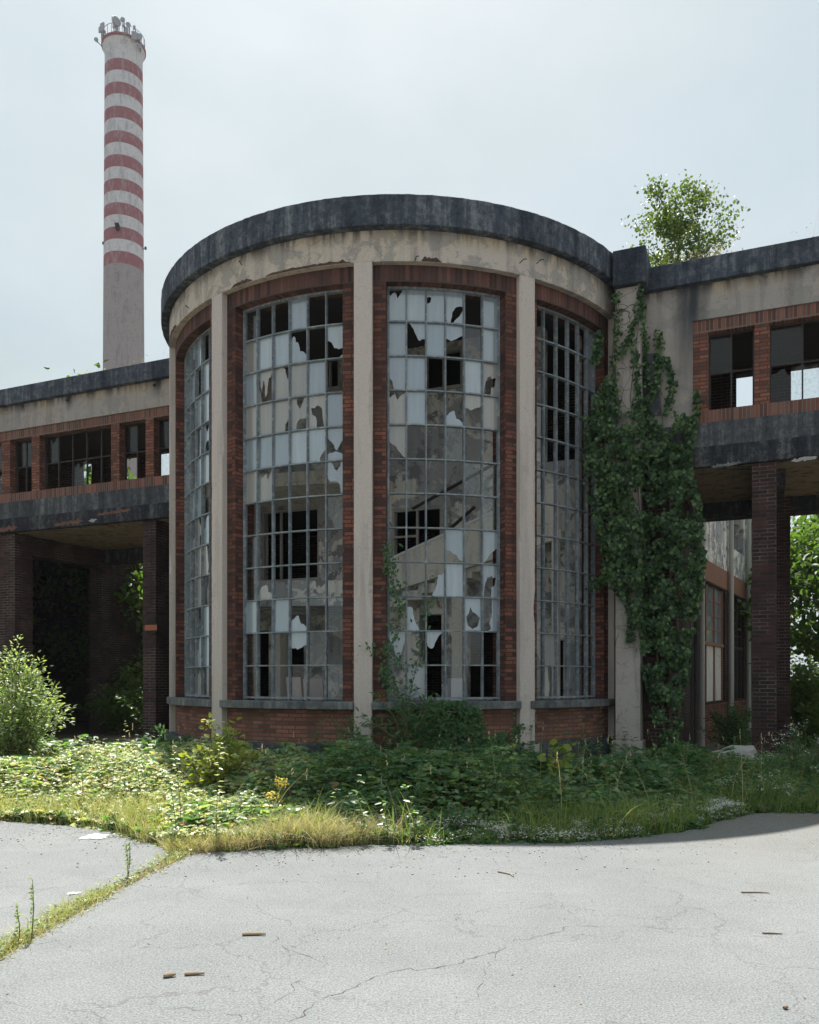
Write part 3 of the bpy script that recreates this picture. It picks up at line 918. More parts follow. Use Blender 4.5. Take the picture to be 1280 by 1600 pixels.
def add_pane(mb, P, x0, x1, z0, z1, code):
    """P(x, off, z) -> world; unit shape placed in the cell with a tiny random tilt"""
    if code[0] == '.':
        return
    tx, tz = random.uniform(-.004, .004), random.uniform(-.004, .004)
    flip = code[2:3] == "'"
    for poly in SHAPES[code[1]]:
        pts = []
        if code[1] != '0':
            q = []
            for (u, v) in zip(poly, poly[1:] + poly[:1]):
                q.append(u)
                dd = math.hypot(v[0] - u[0], v[1] - u[1])
                onedge = (u[0] == v[0] and u[0] in (0, 1)) or (u[1] == v[1] and u[1] in (0, 1))
                if dd > .14 and not onedge and code[1] not in '3bj':
                    for f in ((.5,) if dd < .3 else (.33, .66)):
                        q.append((u[0] + (v[0] - u[0]) * f + random.uniform(-.035, .035), u[1] + (v[1] - u[1]) * f + random.uniform(-.035, .035)))
            kx, ky = random.uniform(-.12, .12), random.uniform(-.12, .12)
            poly = [(min(1, max(0, a + kx * a * (1 - a) * 4 * .5)), min(1, max(0, b + ky * b * (1 - b) * 4 * .5))) for a, b in q]
        for (a, b) in poly:
            if flip: a = 1 - a
            pts.append(P(x0 + (x1 - x0) * a, tx * (a - .5) * 2 + tz * (b - .5) * 2, z1 + (z0 - z1) * b))
        if flip: pts.reverse()
        mb.face(pts[::-1], None, GM[code[0]])

TW = {
 2: ["C0 .. .. B0 .. ..", "T0 B0 B0 B1 .. B2", "B0 Tg Th' T0 B0 ..", "T0 T0 Td Ti Tf' B0", "B0 B3 B0 B0 B8' B4", "T0 Tk .. .. .. Bi'",
     ".. .. .. .. .. C8", "C0 .. .. .. .. ..", "C0 T9 .. .. .. ..", "B0 .. B0 B9 .. C0", "C0 .. .. B7 C0 ..", "C0 .. .. C0 .. C0"],
 3: ["Bk B0 Bj B5 .. B0", "B0 B6 B0 B7 C0 B0", "B8 B0 .. .. B0 Tf", "Tk B3 .. B9 T7 T0", "Tc .. .. C0 .. ..", ".. .. .. .. C0 C0",
     ".. .. .. .. .. C0", ".. .. .. Bc .. Bc'", ".. .. Bm' B3 .. Bf", ".. Bm .. .. Bb Be'", "Ba .. B6' .. C0 ..", ".. B0 .. .. .. .."],
 1: ["C0 .. B7 B0 .. ..", "B0 C0 B0 .. B0 B8", "C0 .. .. B0 B0 ..", "B0 Be .. C0 Bi B0", "B0 B0 .. B0 B0 ..", "C0 .. B0 B0 .. B3",
     ".. .. B9 Ti Bh ..", "C0 .. .. T0 Te ..", ".. .. C0 T0 .. ..", "B0 .. .. .. B0 ..", ".. .. .. Bh B0 ..", ".. B9 .. Tk C0 .."],
 4: [".. .. .. .. .. B0", ".. .. .. .. .. B0", ".. .. .. .. .. ..", "C0 .. .. .. .. C0", "C0 .. .. .. .. ..", "C0 .. .. .. C0 ..",
     ".. .. .. .. .. ..", "C0 .. Ce .. .. ..", "C0 .. .. C0 .. C0", "C0 .. .. .. C0 ..", "C0 T0 .. Ch .. C0", "C0 Te .. .. .. .."],
}

def tower_window(idx, t0, t1, codes):
    # steel frame
    k = 180 / pi
    fr = MB()
    ew = 0.035 / R_WIN * k
    nc, nr = 6, 12
    zz = [Z_SILL + 0.03 + (Z_WT - Z_SILL - 0.03) * i / nr for i in range(nr + 1)]
    tt = [t0 + (t1 - t0) * i / nc for i in range(nc + 1)]
    for i, th in enumerate(tt):
        w = 0.045 if i in (0, nc) else 0.030
        hw = w / 2 / R_WIN * k
        c = th + (hw if i == 0 else -hw if i == nc else 0)
        fr.arc(c - hw, c + hw, R_WIN - .055, R_WIN + .005, zz[0] - 0.03, zz[-1], 5)
        fr.arc(c - hw * .35, c + hw * .35, R_WIN + .005, R_WIN + .025, zz[0] - 0.03, zz[-1], 5)
    for j, z in enumerate(zz):
        h = 0.034 if j in (0, nr) else 0.022
        c = z + (h / 2 if j == 0 else -h / 2 if j == nr else 0)
        fr.arc(t0 + .05, t1 - .05, R_WIN - .065, R_WIN + .017, c - h / 2, c + h / 2, 2.0)
    o = part(fr, 'window', 'steel')
    g = MB()
    for j in range(nr):
        row = codes[j].split()
        za, zb = zz[nr - 1 - j] + 0.01, zz[nr - j] - 0.01
        for i in range(nc):
            P = lambda th, off, z: T(th, R_WIN - .03 + off, z)
            add_pane(g, P, tt[i] + .12, tt[i + 1] - .12, za, zb, row[i])
    gp = g.build('pane', GLASS, None, rnd=True)
    gp.parent = o
    # stone sill (part of the window)
    s = MB(); s.arc(t0 - 2.6, t1 + 2.5, 4.36, 4.985, Z_SILL0, Z_SILL, 1.5)
    sp = s.build('sill', 'stone', None, weld=True, bevel=0.012)
    sp.parent = o
    return o

WIN_T = []
for bay in range(0, 5):
    a, b = COLS[bay] + HW, COLS[bay + 1] - (HW if bay < 4 else 1.5)
    t0, t1 = a + 2.55, b - 2.55
    if bay == 4:
        t0, t1 = a + 1.5, b - 2.3
    m = MB(); m.arc(a, b, 4.3, R_BRK, Z_PL, Z_SILL0, 1.5, ends=False)
    part(m, 'brick_apron', 'brick_apron')
    m = MB()
    m.arc(a, t0, 4.36, R_BRK, Z_SILL, Z_WT, 1.5)
    part(m, 'brick_jamb', 'brick')
    m = MB()
    m.arc(t1, b, 4.36, R_BRK, Z_SILL, Z_WT, 1.5)
    part(m, 'brick_jamb', 'brick')
    m = MB(); m.arc(a, b, 4.36, R_BRK, Z_WT, Z_LT, 1.2, ends=False)
    part(m, 'soldier_course', 'brick_soldier')
    WIN_T.append(tower_window(bay, t0, t1, TW.get(bay, TW[1])))

# spalled plaster on the frieze: bare brick showing along broken edges
def spall(t0, t1, zlow, zhi, n=26, seed=0):
    mm = MB()
    ts = np.linspace(t0, t1, n)
    lo = [zlow + 0.004 for _ in ts]
    hi = [zlow + (zhi - zlow) * (0.55 + 0.75 * abs(nz(x * 0.9, seed, 0, 1)) + 0.3 * nz(x * 3.1, seed)) * min(1, i / 3 + .1, (n - 1 - i) / 3 + .1) for i, x in enumerate(ts)]
    for i in range(n - 1):
        a, b = ts[i], ts[i + 1]
        r = R_COL + 0.004
        mm.face([T(a, r, lo[i]), T(b, r, lo[i + 1]), T(b, r, hi[i + 1]), T(a, r, hi[i])], [(a * .086, lo[i]), (b * .086, lo[i + 1]), (b * .086, hi[i + 1]), (a * .086, hi[i])])
    return part(mm, 'exposed_brick', 'brick_soldier')
spall(-27, -8.5, Z_LT, Z_LT + 0.07, 30, 3)
spall(4.5, 8.5, Z_LT, Z_LT + 0.11, 14, 5)
spall(-72, -60, Z_LT, Z_LT + 0.16, 20, 8)
spall(-36, -30, Z_LT, Z_LT + 0.09, 14, 11)
# rebar stubs poking from the plaster
for th, z in ((3.3, 8.37), (24.5, 8.55), (28.5, 8.62), (-52, 8.45), (-33, 8.7)):
    m = MB()
    a = Vector(T(th, 4.92, z))
    o_ = Vector(T(th, 5.08, z)) - a
    m.tube([a, a + o_ * .6 + Vector((.02, 0, .03)), a + o_ * .75 + Vector((.06, 0, .02))], 0.008, 5)
    part(m, 'rebar_stub', 'dark_steel')

# ---- inside of the tower ------------------------------------------------------
def hole(x0, x1, y0, y1, dep):
    s0, z1 = SZ(x0, y0, dep); s1, _ = SZ(x1, y0, dep)
    xm = (x0 + x1) / 2
    return (s0, s1, SZ(xm, y1, dep)[1], SZ(xm, y0, dep)[1])
BD = 0.2
H = [hole(408, 498, 795, 905, BD), hole(498, 530, 520, 607, BD), hole(662, 722, 545, 606, BD), hole(612, 690, 793, 880, BD),
     hole(395, 420, 985, 1093, BD), hole(440, 475, 990, 1093, BD), hole(655, 690, 960, 1092, BD), hole(728, 775, 985, 1092, BD),
     hole(850, 900, 500, 720, BD), hole(330, 372, 470, 540, BD), hole(860, 880, 1000, 1092, BD), hole(345, 368, 800, 900, BD), hole(398, 480, 440, 512, BD)]
m = MB(); m.wall(-12.2, -2.9, BD, BD + 0.3, 0.9, 8.49, H)
part(m, 'inner_wall', 'inner')
# frames of the inner windows
for h in (H[0], H[3], H[1], H[2]):
    m = MB()
    s0, s1, z0, z1 = h
    e = 0.05
    m.fbox(s0, s0 + e, BD + .03, BD + .12, z0, z1); m.fbox(s1 - e, s1, BD + .03, BD + .12, z0, z1)
    m.fbox(s0 + e, s1 - e, BD + .035, BD + .115, z1 - e, z1 - .002); m.fbox(s0 - .06, s1 + .06, BD - .08, BD + .06, z0 - .055, z0 - .001)
    mid = s0 + (s1 - s0) * (.33 if h is H[0] else .5)
    m.fbox(mid - .02, mid + .02, BD + .04, BD + .11, z0, z1 - e)
    if h is H[3]:
        m.fbox(s0 + e, mid - .02, BD + .045, BD + .1, (z0 + z1) / 2 - .02, (z0 + z1) / 2 + .02)
    part(m, 'inner_window_frame', 'pale_steel')
# landing slab with its curved edge and beam
m = MB()
sl = np.linspace(-11.55, -7.4, 18)
edge = [(s, max(-1.7 - 0.5 * (1 - ((s + 9.6) / 2.3) ** 2), 1.2 - math.sqrt(18.0 - (s + 7.46) ** 2))) for s in sl]
top = [W(s, d, 3.46) for s, d in edge] + [W(-7.4, BD, 3.46), W(-11.55, BD, 3.46)]
bot = [W(s, d, 2.98) for s, d in edge] + [W(-7.4, BD, 2.98), W(-11.55, BD, 2.98)]
m.face(top); m.face(bot[::-1])
for i in range(len(top)):
    j = (i + 1) % len(top)
    m.face([bot[i], bot[j], top[j], top[i]])
part(m, 'landing', 'inner')
# upper landing ring seen as a curved ledge above
m = MB()
edge = [(s, max(-1.0 - 0.45 * (1 - ((s + 9.4) / 2.3) ** 2), 1.2 - math.sqrt(18.0 - (s + 7.46) ** 2))) for s in np.linspace(-11.55, -7.2, 18)]
top = [W(s, d, 5.72) for s, d in edge] + [W(-7.2, BD, 5.72), W(-11.55, BD, 5.72)]
bot = [W(s, d, 5.45) for s, d in edge] + [W(-7.2, BD, 5.45), W(-11.55, BD, 5.45)]
m.face(top); m.face(bot[::-1])
for i in range(len(top)):
    j = (i + 1) % len(top)
    m.face([bot[i], bot[j], top[j], top[i]])
part(m, 'landing', 'inner_pale')
# stair flight: parapet wall, steps behind, rail
m = MB()
SD = -.55
(a0, zA), (a1, zB) = SZ(600, 880, SD), SZ(868, 758, SD)
m.face([W(a0, SD, zA - .62), W(a1, SD, zB - 1.0), W(a1, SD, zB), W(a0, SD, zA)])
m.face([W(a1, SD + .12, zB - 1.0), W(a0, SD + .12, zA - .62), W(a0, SD + .12, zA), W(a1, SD + .12, zB)])
m.face([W(a0, SD, zA), W(a1, SD, zB), W(a1, SD + .12, zB), W(a0, SD + .12, zA)])
m.face([W(a1, SD, zB - 1.0), W(a0, SD, zA - .62), W(a0, SD + .12, zA - .62), W(a1, SD + .12, zB - 1.0)])
part(m, 'stair_parapet', 'inner_pale')
m = MB()
for i in range(10):
    s = a0 + (a1 - a0) * i / 10
    z = zA - .75 + (zB - zA) * i / 10
    m.fbox(s, s + .42, SD + .13, BD - .01, z - .12, z + .07)
part(m, 'stair_flight', 'inner_pale')
m = MB()
m.fbox(0, 1, 0, 1, 0, 1, P=lambda s, d, z: W(a0 + (a1 - a0) * s, SD - .02 + .16 * d, zA + (zB - zA) * s + .002 + .05 * z))
part(m, 'stair_coping', 'white_box')
m = MB()
for (pa, pb) in (((645, 795), (778, 722)), ((690, 838), (742, 792))):
    qa, qb = SZ(*pa, SD + .3), SZ(*pb, SD + .3)
    m.tube([W(qa[0], SD + .3, qa[1]), W(qb[0], SD + .3, qb[1])], 0.035, 6)
part(m, 'stair_rail', 'dark_steel')
# inner columns
m = MB(); m.fbox(S(424, -.6), S(438, -.6), -.6, -.3, 1.15, 2.98); part(m, 'inner_column', 'inner_pale')
m = MB(); m.fbox(S(706, -.9), S(722, -.9), -.9, -.6, 1.15, 3.62); part(m, 'inner_column', 'inner_pale')
m = MB(); m.fbox(S(378, -.9), S(392, -.9), -.9, -.6, 1.15, 8.49); part(m, 'inner_column', 'inner_pale')
m = MB(); m.fbox(S(862, -.5), S(872, -.5), -.5, -.3, 1.15, 4.9); part(m, 'inner_column', 'inner_pale')

# ---- wings ------------------------------------------------------------------
ZW_B0, ZW_B1, ZW_S0, ZW_S1, ZW_W1, ZW_L1, ZW_C0, ZW_C1 = 5.38, 5.74, 6.17, 6.40, 7.80, 8.03, 8.66, 9.08
def wing(s0, s1, br0, br1, wins, rear):
    """s0..s1 whole front, br0..br1 brick band, wins front windows, rear holes in the back wall"""
    m = MB(); m.fbox(s0, s1, -.13, 3.9, ZW_C0, ZW_C1)
    part(m, 'cornice', 'cornice', weld=True, bevel=0.015)
    m = MB(); m.fbox(s0, s1, 0, .34, ZW_L1, ZW_C0 - .001)
    if br0 > s0 + .05: m.fbox(s0, br0, .002, .34, ZW_S0, ZW_L1)
    if br1 < s1 - .05: m.fbox(br1, s1, .002, .34, ZW_S0, ZW_L1)
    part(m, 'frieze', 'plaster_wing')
    m = MB(); m.fbox(br0, br1, .035, .30, ZW_W1, ZW_L1 - .002); part(m, 'soldier_course', 'brick_soldier_wing')
    m = MB(); m.fbox(br0, br1, .03, .30, ZW_S0 + .002, ZW_S1); part(m, 'brick_sill', 'brick_soldier_wing')
    prev = br0
    for (a, b, n) in wins + [(br1, br1, 0)]:
        if a > prev + .02:
            m = MB(); m.fbox(prev, a, .032, .30, ZW_S1, ZW_W1); part(m, 'brick_pier', 'brick_wing')
        prev = b
    m = MB(); m.fbox(s0, s1, -.01, .36, ZW_B1 + .002, ZW_S0); part(m, 'beam', 'beam', weld=True, bevel=.01)
    m = MB(); m.fbox(s0, s1, -.05, 3.8, ZW_B0, ZW_B1, skip='')
    part(m, 'floor_slab', ['beam_low'], weld=True, bevel=.015)
    m = MB(); m.fbox(s0, s1, .1, 3.7, ZW_B0 - .012, ZW_B0 - .002); part(m, 'soffit', 'soffit')
    m = MB(); m.fbox(s0 + .01, s1 - .01, .36, 3.55, 8.32, 8.60); part(m, 'gallery_ceiling', 'inner_dark')
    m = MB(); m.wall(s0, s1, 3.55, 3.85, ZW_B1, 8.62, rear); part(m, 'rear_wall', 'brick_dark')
    for (a, b, n) in wins:
        fr = MB()
        dd = .20
        fr.fbox(a, a + .03, dd, dd + .05, ZW_S1, ZW_W1); fr.fbox(b - .03, b, dd, dd + .05, ZW_S1, ZW_W1)
        fr.fbox(a + .03, b - .03, dd + .002, dd + .048, ZW_W1 - .03, ZW_W1 - .001); fr.fbox(a + .03, b - .03, dd + .002, dd + .048, ZW_S1 + .001, ZW_S1 + .03)
        zm = ZW_S1 + (ZW_W1 - ZW_S1) * .5
        for i in range(1, n):
            x = a + (b - a) * i / n
            fr.fbox(x - .013, x + .013, dd + .004, dd + .046, ZW_S1 + .03, ZW_W1 - .03)
        fr.fbox(a + .03, b - .03, dd + .008, dd + .042, zm - .012, zm + .012)
        o = part(fr, 'window', 'dark_steel')
        g = MB()
        for i in range(n):
            for j in range(2):
                code = random.choice(['D0', '..', '..', '..', 'Dk', '..'])
                if j == 0 and n == 2 and i == 0: code = 'D0'
                add_pane(g, lambda x, off, z: W(x, dd + .025 + off, z), a + (b - a) * i / n + .01, a + (b - a) * (i + 1) / n - .01,
                         ZW_S1 + .01 if j else zm, zm if j else ZW_W1 - .01, code)
        gp = g.build('pane', GLASS, None, rnd=True)
        gp.parent = o

RJ = S(1003)
random.seed(21)
wing(RJ, 5.0, S(1083), 5.0, [(S(1107), S(1179), 2), (S(1203), S(1203) + 1.05, 2), (S(1203) + 1.3, S(1203) + 2.35, 2), (S(1203) + 2.6, 4.7, 2)],
     [(-.58, .12, 6.2, 8.2), (.5, 1.7, 6.2, 8.2), (2.1, 3.2, 6.2, 8.2), (3.5, 4.6, 6.2, 8.2)])
LW = -12.3
wing(-25, LW, -25, LW, [(-24.5, -22.5, 4), (-22.2, -21.3, 2), (-21.05, S(2) - .02, 4), (S(14), S(48), 2), (S(60), S(172), 5), (S(185), S(226), 2), (S(239), LW - .25, 2)],
     [(-24, -22.4, 6.2, 8.2), (-19.3, -18.7, 6.2, 8.2), (-17.75, -16.95, 6.2, 8.2), (-16.45, -14.6, 6.2, 8.2)])
# drain stains below the left cornice: short outlets
for px in (242, 106):
    s = S(px)
    m = MB()
    m.tube([W(s, .05, ZW_C0 - .10), W(s, -.05, ZW_C0 - .12)], .03, 8)
    part(m, 'drain_spout', 'dark_steel')

# gallery middle behind the tower: unseen floor, roof and back walls added to keep the stair hall dark
m = MB(); m.fbox(LW, RJ, .55, 3.9, 9.0, 9.05); part(m, 'gallery_ceiling', 'inner_dark')  # added unseen roof, keeps the stair hall dark
m = MB(); m.fbox(LW, RJ, .55, 3.9, 5.4, 5.7); part(m, 'added_gallery_floor', 'inner_dark')
m = MB(); m.fbox(LW, RJ, 3.55, 3.85, 0, 9.0); part(m, 'rear_wall', 'brick_dark')  # added unseen back wall, keeps the stair hall dark
m = MB(); m.fbox(LW - .3, LW - .001, .45, 3.55, 0, 5.37); part(m, 'added_side_wall', 'brick_dark')
m = MB(); m.fbox(RJ + .3, RJ + .6, .5, 3.55, 0, 5.37); part(m, 'added_side_wall', 'brick_dark')

# corner pilaster between tower and right wing, with its cornice block
s0, s1 = S(962, -.35), S(1001, -.35)
m = MB(); m.fbox(s0, s1, -.38, .34, .48, ZW_C0 + .02); part(m, 'corner_pilaster', 'plaster_cracked', weld=True, bevel=.015)
m = MB(); m.fbox(s0 - .05, s1 + .05, -.45, .34, -.1, .48); part(m, 'pilaster_base', 'plaster_cracked', weld=True, bevel=.02)
m = MB(); m.fbox(s0 - .03, s1 + .11, -.50, .5, ZW_C0 + .02, Z_CT - .04); part(m, 'cornice_block', 'cornice', weld=True, bevel=.015)
m = MB(); m.tube([T(54.0, 5.02, .3), T(54.0, 5.02, 8.8)], .022, 8); part(m, 'downpipe', 'beam_low')
# narrow plaster strip with the recessed panel beside the pilaster
m = MB(); m.fbox(RJ, RJ + .34, -.03, -.001, 6.4, 7.55); part(m, 'recessed_panel', 'beam', weld=True, bevel=.01)

# portico columns of sooty brick
def pcol(s0, s1, d0, d1, z1=ZW_B0 - .014):
    m = MB(); m.fbox(s0, s1, d0, d1, -.1, z1)
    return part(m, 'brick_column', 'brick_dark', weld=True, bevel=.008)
pcol(S(1175), S(1214), .02, .6)
pcol(-.02, .47, 3.1, 3.7)
pcol(S(1006), S(1046), .0, .55)
pcol(S(0), S(22), .02, .6)
pcol(S(222), S(243), .02, .6)
pcol(S(0), S(22), 3.12, 3.7)
pcol(-23.0, -22.5, .02, .6); pcol(-23.0, -22.5, 3.12, 3.7); pcol(4.2, 4.7, .02, .6); pcol(4.2, 4.7, 3.1, 3.7)
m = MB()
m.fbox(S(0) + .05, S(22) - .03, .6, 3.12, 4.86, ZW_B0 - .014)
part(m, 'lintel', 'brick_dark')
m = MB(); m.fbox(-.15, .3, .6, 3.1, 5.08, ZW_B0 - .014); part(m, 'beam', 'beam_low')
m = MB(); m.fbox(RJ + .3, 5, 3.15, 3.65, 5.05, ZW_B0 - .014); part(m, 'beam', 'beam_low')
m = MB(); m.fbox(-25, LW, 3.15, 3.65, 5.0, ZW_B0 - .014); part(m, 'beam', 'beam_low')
# dark bay far left of the portico: walls and roof added to block light
m = MB(); m.fbox(-25, S(0) - .001, .1, .5, 0, 5.36); part(m, 'bay_shade_wall', 'brick_dark')
m = MB(); m.fbox(-25, S(22) - .05, 7.0, 7.4, 0, 5.3); part(m, 'bay_shade_wall', 'brick_dark')
m = MB(); m.fbox(S(22) - .35, S(22) - .05, 3.72, 7.0, 0, 5.3); part(m, 'bay_shade_wall', 'brick_dark')
m = MB(); m.fbox(-25, S(22) - .05, 3.9, 7.4, 5.3, 5.6); part(m, 'bay_shade_roof', 'beam_low')
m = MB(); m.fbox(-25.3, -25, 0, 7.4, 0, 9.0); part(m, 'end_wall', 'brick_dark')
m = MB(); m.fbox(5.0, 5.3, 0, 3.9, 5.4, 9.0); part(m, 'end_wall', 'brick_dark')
m = MB()
m.fbox(S(1078, 1.0), S(1084, 1.0), 1.0, 1.06, 0, 5.36); m.tube([W(S(1088, 1.2), 1.2, 0), W(S(1088, 1.2), 1.2, 5.36)], .04, 8)
part(m, 'downpipe', 'dark_steel')

# ================================================================== rear building at the right
RB0 = Vector((6.35, 18.6)); RD = Vector((0.52, 0.854)).normalized(); RN = Vector((RD.y, -RD.x))
def RW(s, d, z):
    p = RB0 + RD * s + RN * -d
    return (p.x, p.y, z)
RBt = thing('workshop_building', 'pale plaster and brick workshop wall with tall windows seen through the right portico', 'building', (RB0.x, RB0.y, 0))
def rpart(mb, name, mat, **kw):
    return attach(mb.build(name, mat, None, **kw), RBt)
bays = [(1.1, 4.3), (4.9, 7.3), (7.7, 9.8)]
m = MB(); m.wall(-1.0, 10, 0, .3, 4.53, 6.9, [(a + .1, b - .1, 5.3, 6.6) for a, b in bays[1:]], P=RW); rpart(m, 'wall', 'inner')
m = MB(); m.fbox(-1.0, 10, -.01, .3, 4.02, 4.529, P=RW); rpart(m, 'lintel_band', 'faded_orange')
m = MB(); m.wall(-1.0, 10, .005, .3, 0.95, 4.019, [(a, b, 1.0, 3.98) for a, b in bays], P=RW); rpart(m, 'brick_pier', 'brick_dark')
m = MB(); m.fbox(-1.0, 10, 0, .3, -.1, 0.949, P=RW); rpart(m, 'brick_base', 'brick_wing')
m = MB(); m.fbox(-1.0, 10, -.2, 6, 6.9, 7.2, P=RW); rpart(m, 'roof', 'cornice')
m = MB(); m.fbox(-1, 10, 3, 3.1, 0, 6.9, P=RW); rpart(m, 'inner_wall', 'inner_dark')
for bi, (a, b) in enumerate(bays):
    fr = MB()
    for i in range(4):
        x = a + .03 + (b - a - .06) * i / 3
        fr.fbox(x - .03, x + .03, .06, .14, 1.001, 3.979, P=RW)
    fr.fbox(a, b, .03, .15, 2.44, 2.52, P=RW)
    for z in (2.85, 3.22, 3.6):
        fr.fbox(a, b, .08, .12, z - .012, z + .012, P=RW)
    o = rpart(fr, 'window', 'faded_orange' if bi == 0 else 'dark_steel')
    g = MB()
    if bi == 0:
        g.face([RW(a, .1, 2.5), RW(b, .1, 2.5), RW(b, .1, 3.98), RW(a, .1, 3.98)], None, 0)
        q_ = MB(); q_.fbox(a + .01, b - .01, .1, .13, 1.01, 2.45, P=RW); q_ = q_.build('panel', 'inner_pale', None); q_.parent = o
    else:
        g.face([RW(a, .1, 1.0), RW(b, .1, 1.0), RW(b, .1, 3.98), RW(a, .1, 3.98)], None, 3)
    gp = g.build('pane', GLASS, None, rnd=True); gp.parent = o
for sx in (.85, 4.6, 7.5):
    m = MB(); m.tube([RW(sx, -.1, 0), RW(sx, -.1, 6.9)], .07, 10); rpart(m, 'downpipe', 'pale_steel')

# ================================================================== chimney
CD = 130.0
CX = (193.5 - 640) / 1280 * CD
def cz(py): return 1.6 + (1060 - py) / 1280 * (CD - 3.0)
CH = thing('chimney', 'tall round brick chimney with faded, haze-muted red and white bands standing behind the left wing', 'chimney', (CX, CD, 0))
bands = [61, 89, 107.3, 126.3, 144.8, 164.2, 182.7, 202.7, 221, 240.2, 259.2, 278, 297, 315.7, 334.6, 353.6, 372.6, 391.6, 410.6]   # centre line of the near side
ztop = cz(50)
zb = [ztop] + [cz(y) for y in bands[1:]]
KC = CD / 85.0
def cr(z): return (2.22 + (1.86 - 2.22) * (z / ztop)) * KC
prof, mats = [], []
prof.append((cr(0), -0.1))
edges = sorted(zb)
mats_ = []
prof = [(cr(0), -0.1), (cr(edges[0]), edges[0])]
mats_ = [2]
for i in range(1, len(edges)):
    prof.append((cr(edges[i]), edges[i]))
    mats_.append(0 if i % 2 == 1 else 1)
m = MB(); m.lathe(prof, (CX, CD), 64, mats_)
attach(m.build('shaft', ['ch_red', 'ch_white', 'ch_brick'], None, weld=True, smooth=True), CH)
m = MB(); m.lathe([(1.87 * KC, ztop - 1.2 * KC), (1.93 * KC, ztop - .9 * KC), (2.08 * KC, ztop - .55 * KC), (2.1 * KC, ztop - .36 * KC), (2.2 * KC, ztop - .34 * KC), (2.2 * KC, ztop - .1 * KC), (2.1 * KC, ztop), (1.5 * KC, ztop), (1.5 * KC, ztop - 2)], (CX, CD), 64, [1, 1, 1, 0, 0, 0, 0, 0])
attach(m.build('rim', ['ch_red', 'ch_white'], None, smooth=True), CH)
m = MB()
for k in range(24):
    a = 2 * pi * k / 24
    m.tube([(CX + 2.08 * KC * cos(a), CD + 2.08 * KC * sin(a), ztop), (CX + 2.08 * KC * cos(a), CD + 2.08 * KC * sin(a), ztop + 1.4)], .04, 5)
for h in (1.4,):
    m.tube([(CX + 2.08 * KC * cos(2 * pi * k / 32), CD + 2.08 * KC * sin(2 * pi * k / 32), ztop + h) for k in range(33)], .045, 5)
attach(m.build('railing', 'dish_dark', None), CH)
for px, py in ((195, 356), (161.5, 365), (227.5, 373)):
    x = (px - 640) / 1280 * CD; z = cz(py)
    dx = x - CX
    side = abs(dx) > cr(z) * .9
    yy = CD if side else CD - math.sqrt(cr(z) ** 2 - dx ** 2)
    m = MB(); P = lambda a, b, c: (x + a * KC, yy + b * KC, z + c * KC)
    if not side:
        m.fbox(-.16, .16, -.35, .1, -.28, .28, P=P); m.fbox(-.2, .2, -.42, -.351, .1, .32, P=P)
    else:
        m.tube([(CX + dx * .8, CD, z), (x, CD, z)], .06, 6); m.fbox(-.09, .09, -.09, .09, -.05, .2, P=P)
    attach(m.build('warning_lamp', 'sign_dark', None, weld=True), CH)

DISH = [(182, 18, 2.7, 'd'), (185, 27.5, 4.2, 'p'), (190.5, 26, 2.4, 'd'), (194.5, 39.5, 5.6, 'd'), (169.5, 39, 4.8, 'p'), (163.5, 25, 1.6, 'p'),
        (163, 36, 3.4, 'p'), (157, 52, 2.6, 'd'), (204, 35, 3.0, 'd'), (199.5, 31, 1.9, 'd'), (211, 40, 3.0, 'd'), (218.3, 39, 2.2, 'p'),
        (222.7, 48, 4.2, 'd'), (218, 52, 5.0, 'p'), (209, 49.5, 3.6, 'p'), (223.5, 62, 2.8, 'd')]
DL = ['small round antenna topmost above the chimney', 'pale flat antenna just below the topmost dish', 'small dish right of the topmost antennas',
      'largest round drum antenna at the middle of the chimney rim', 'broad pale antenna panel left of the middle drum', 'small antenna on the thin mast at the left',
      'upright antenna panel on the left mast', 'small dish hanging off the left end of the rim', 'medium dish right of the largest drum',
      'tiny dish above the medium dish right of the drum', 'round dish over the right part of the rim', 'small pale panel near the right end of the rim',
      'dark sided drum antenna at the right end of the rim', 'large pale panel leaning over the right rim', 'grey panel antenna between the right dishes',
      'flat dish clipped below the right end of the rim']
for i, (px, py, r, kd) in enumerate(DISH):
    x = (px - 640) / 1280 * CD; z = cz(py)
    off = max(-1.95 * KC, min(1.95 * KC, x - CX))
    yy = CD - math.sqrt((2.12 * KC) ** 2 - off ** 2) + (1.2 * KC if z > ztop + 1.2 * KC else 0)
    R = r * 1.25 * CD / 1280
    ang = random.uniform(-.7, .7) + (0.5 if off > 0 else -0.5)
    fw = Vector((sin(ang), -cos(ang), random.uniform(-.1, .05))).normalized()
    c = Vector((x, yy - .3 * KC, z))
    root = thing('antenna', DL[i] , 'antenna', (x, yy, max(ztop - .6 * KC, z - 1.5 * KC)), 'antennas on the chimney top')
    mm = MB()
    if kd == 'd':
        mm.tube([c - fw * R * .5, c - fw * R * .25, c + fw * R * .35, c + fw * R * .4], [R * .35, R * .9, R, R * .93], 20)
    else:
        q = MB(); sx = fw.cross(Vector((0, 0, 1))).normalized()
        mm.fbox(-R * .62, R * .62, -.12, .12, -R, R, P=lambda a, b, e: tuple(c + sx * a + fw * -b + Vector((0, 0, e))))
    attach(mm.build('reflector', 'dish' if i % 4 else 'dish', None, weld=True, bevel=0.02), root)
    mm = MB()
    base = Vector((CX + off * 1.02, yy + .15, min(ztop - .5 * KC, z - .3 * KC)))
    mm.tube([base, Vector((x, yy + .1, z + R * .4))], .085, 6)
    mm.tube([Vector((x, yy + .1, z)), c], .07, 5)
    attach(mm.build('mast', 'dish_dark', None), root)

# ================================================================== PLANTS
def in_tower(x, y, r=5.08):
    return (x - TC.x) ** 2 + (y - TC.y) ** 2 < r * r

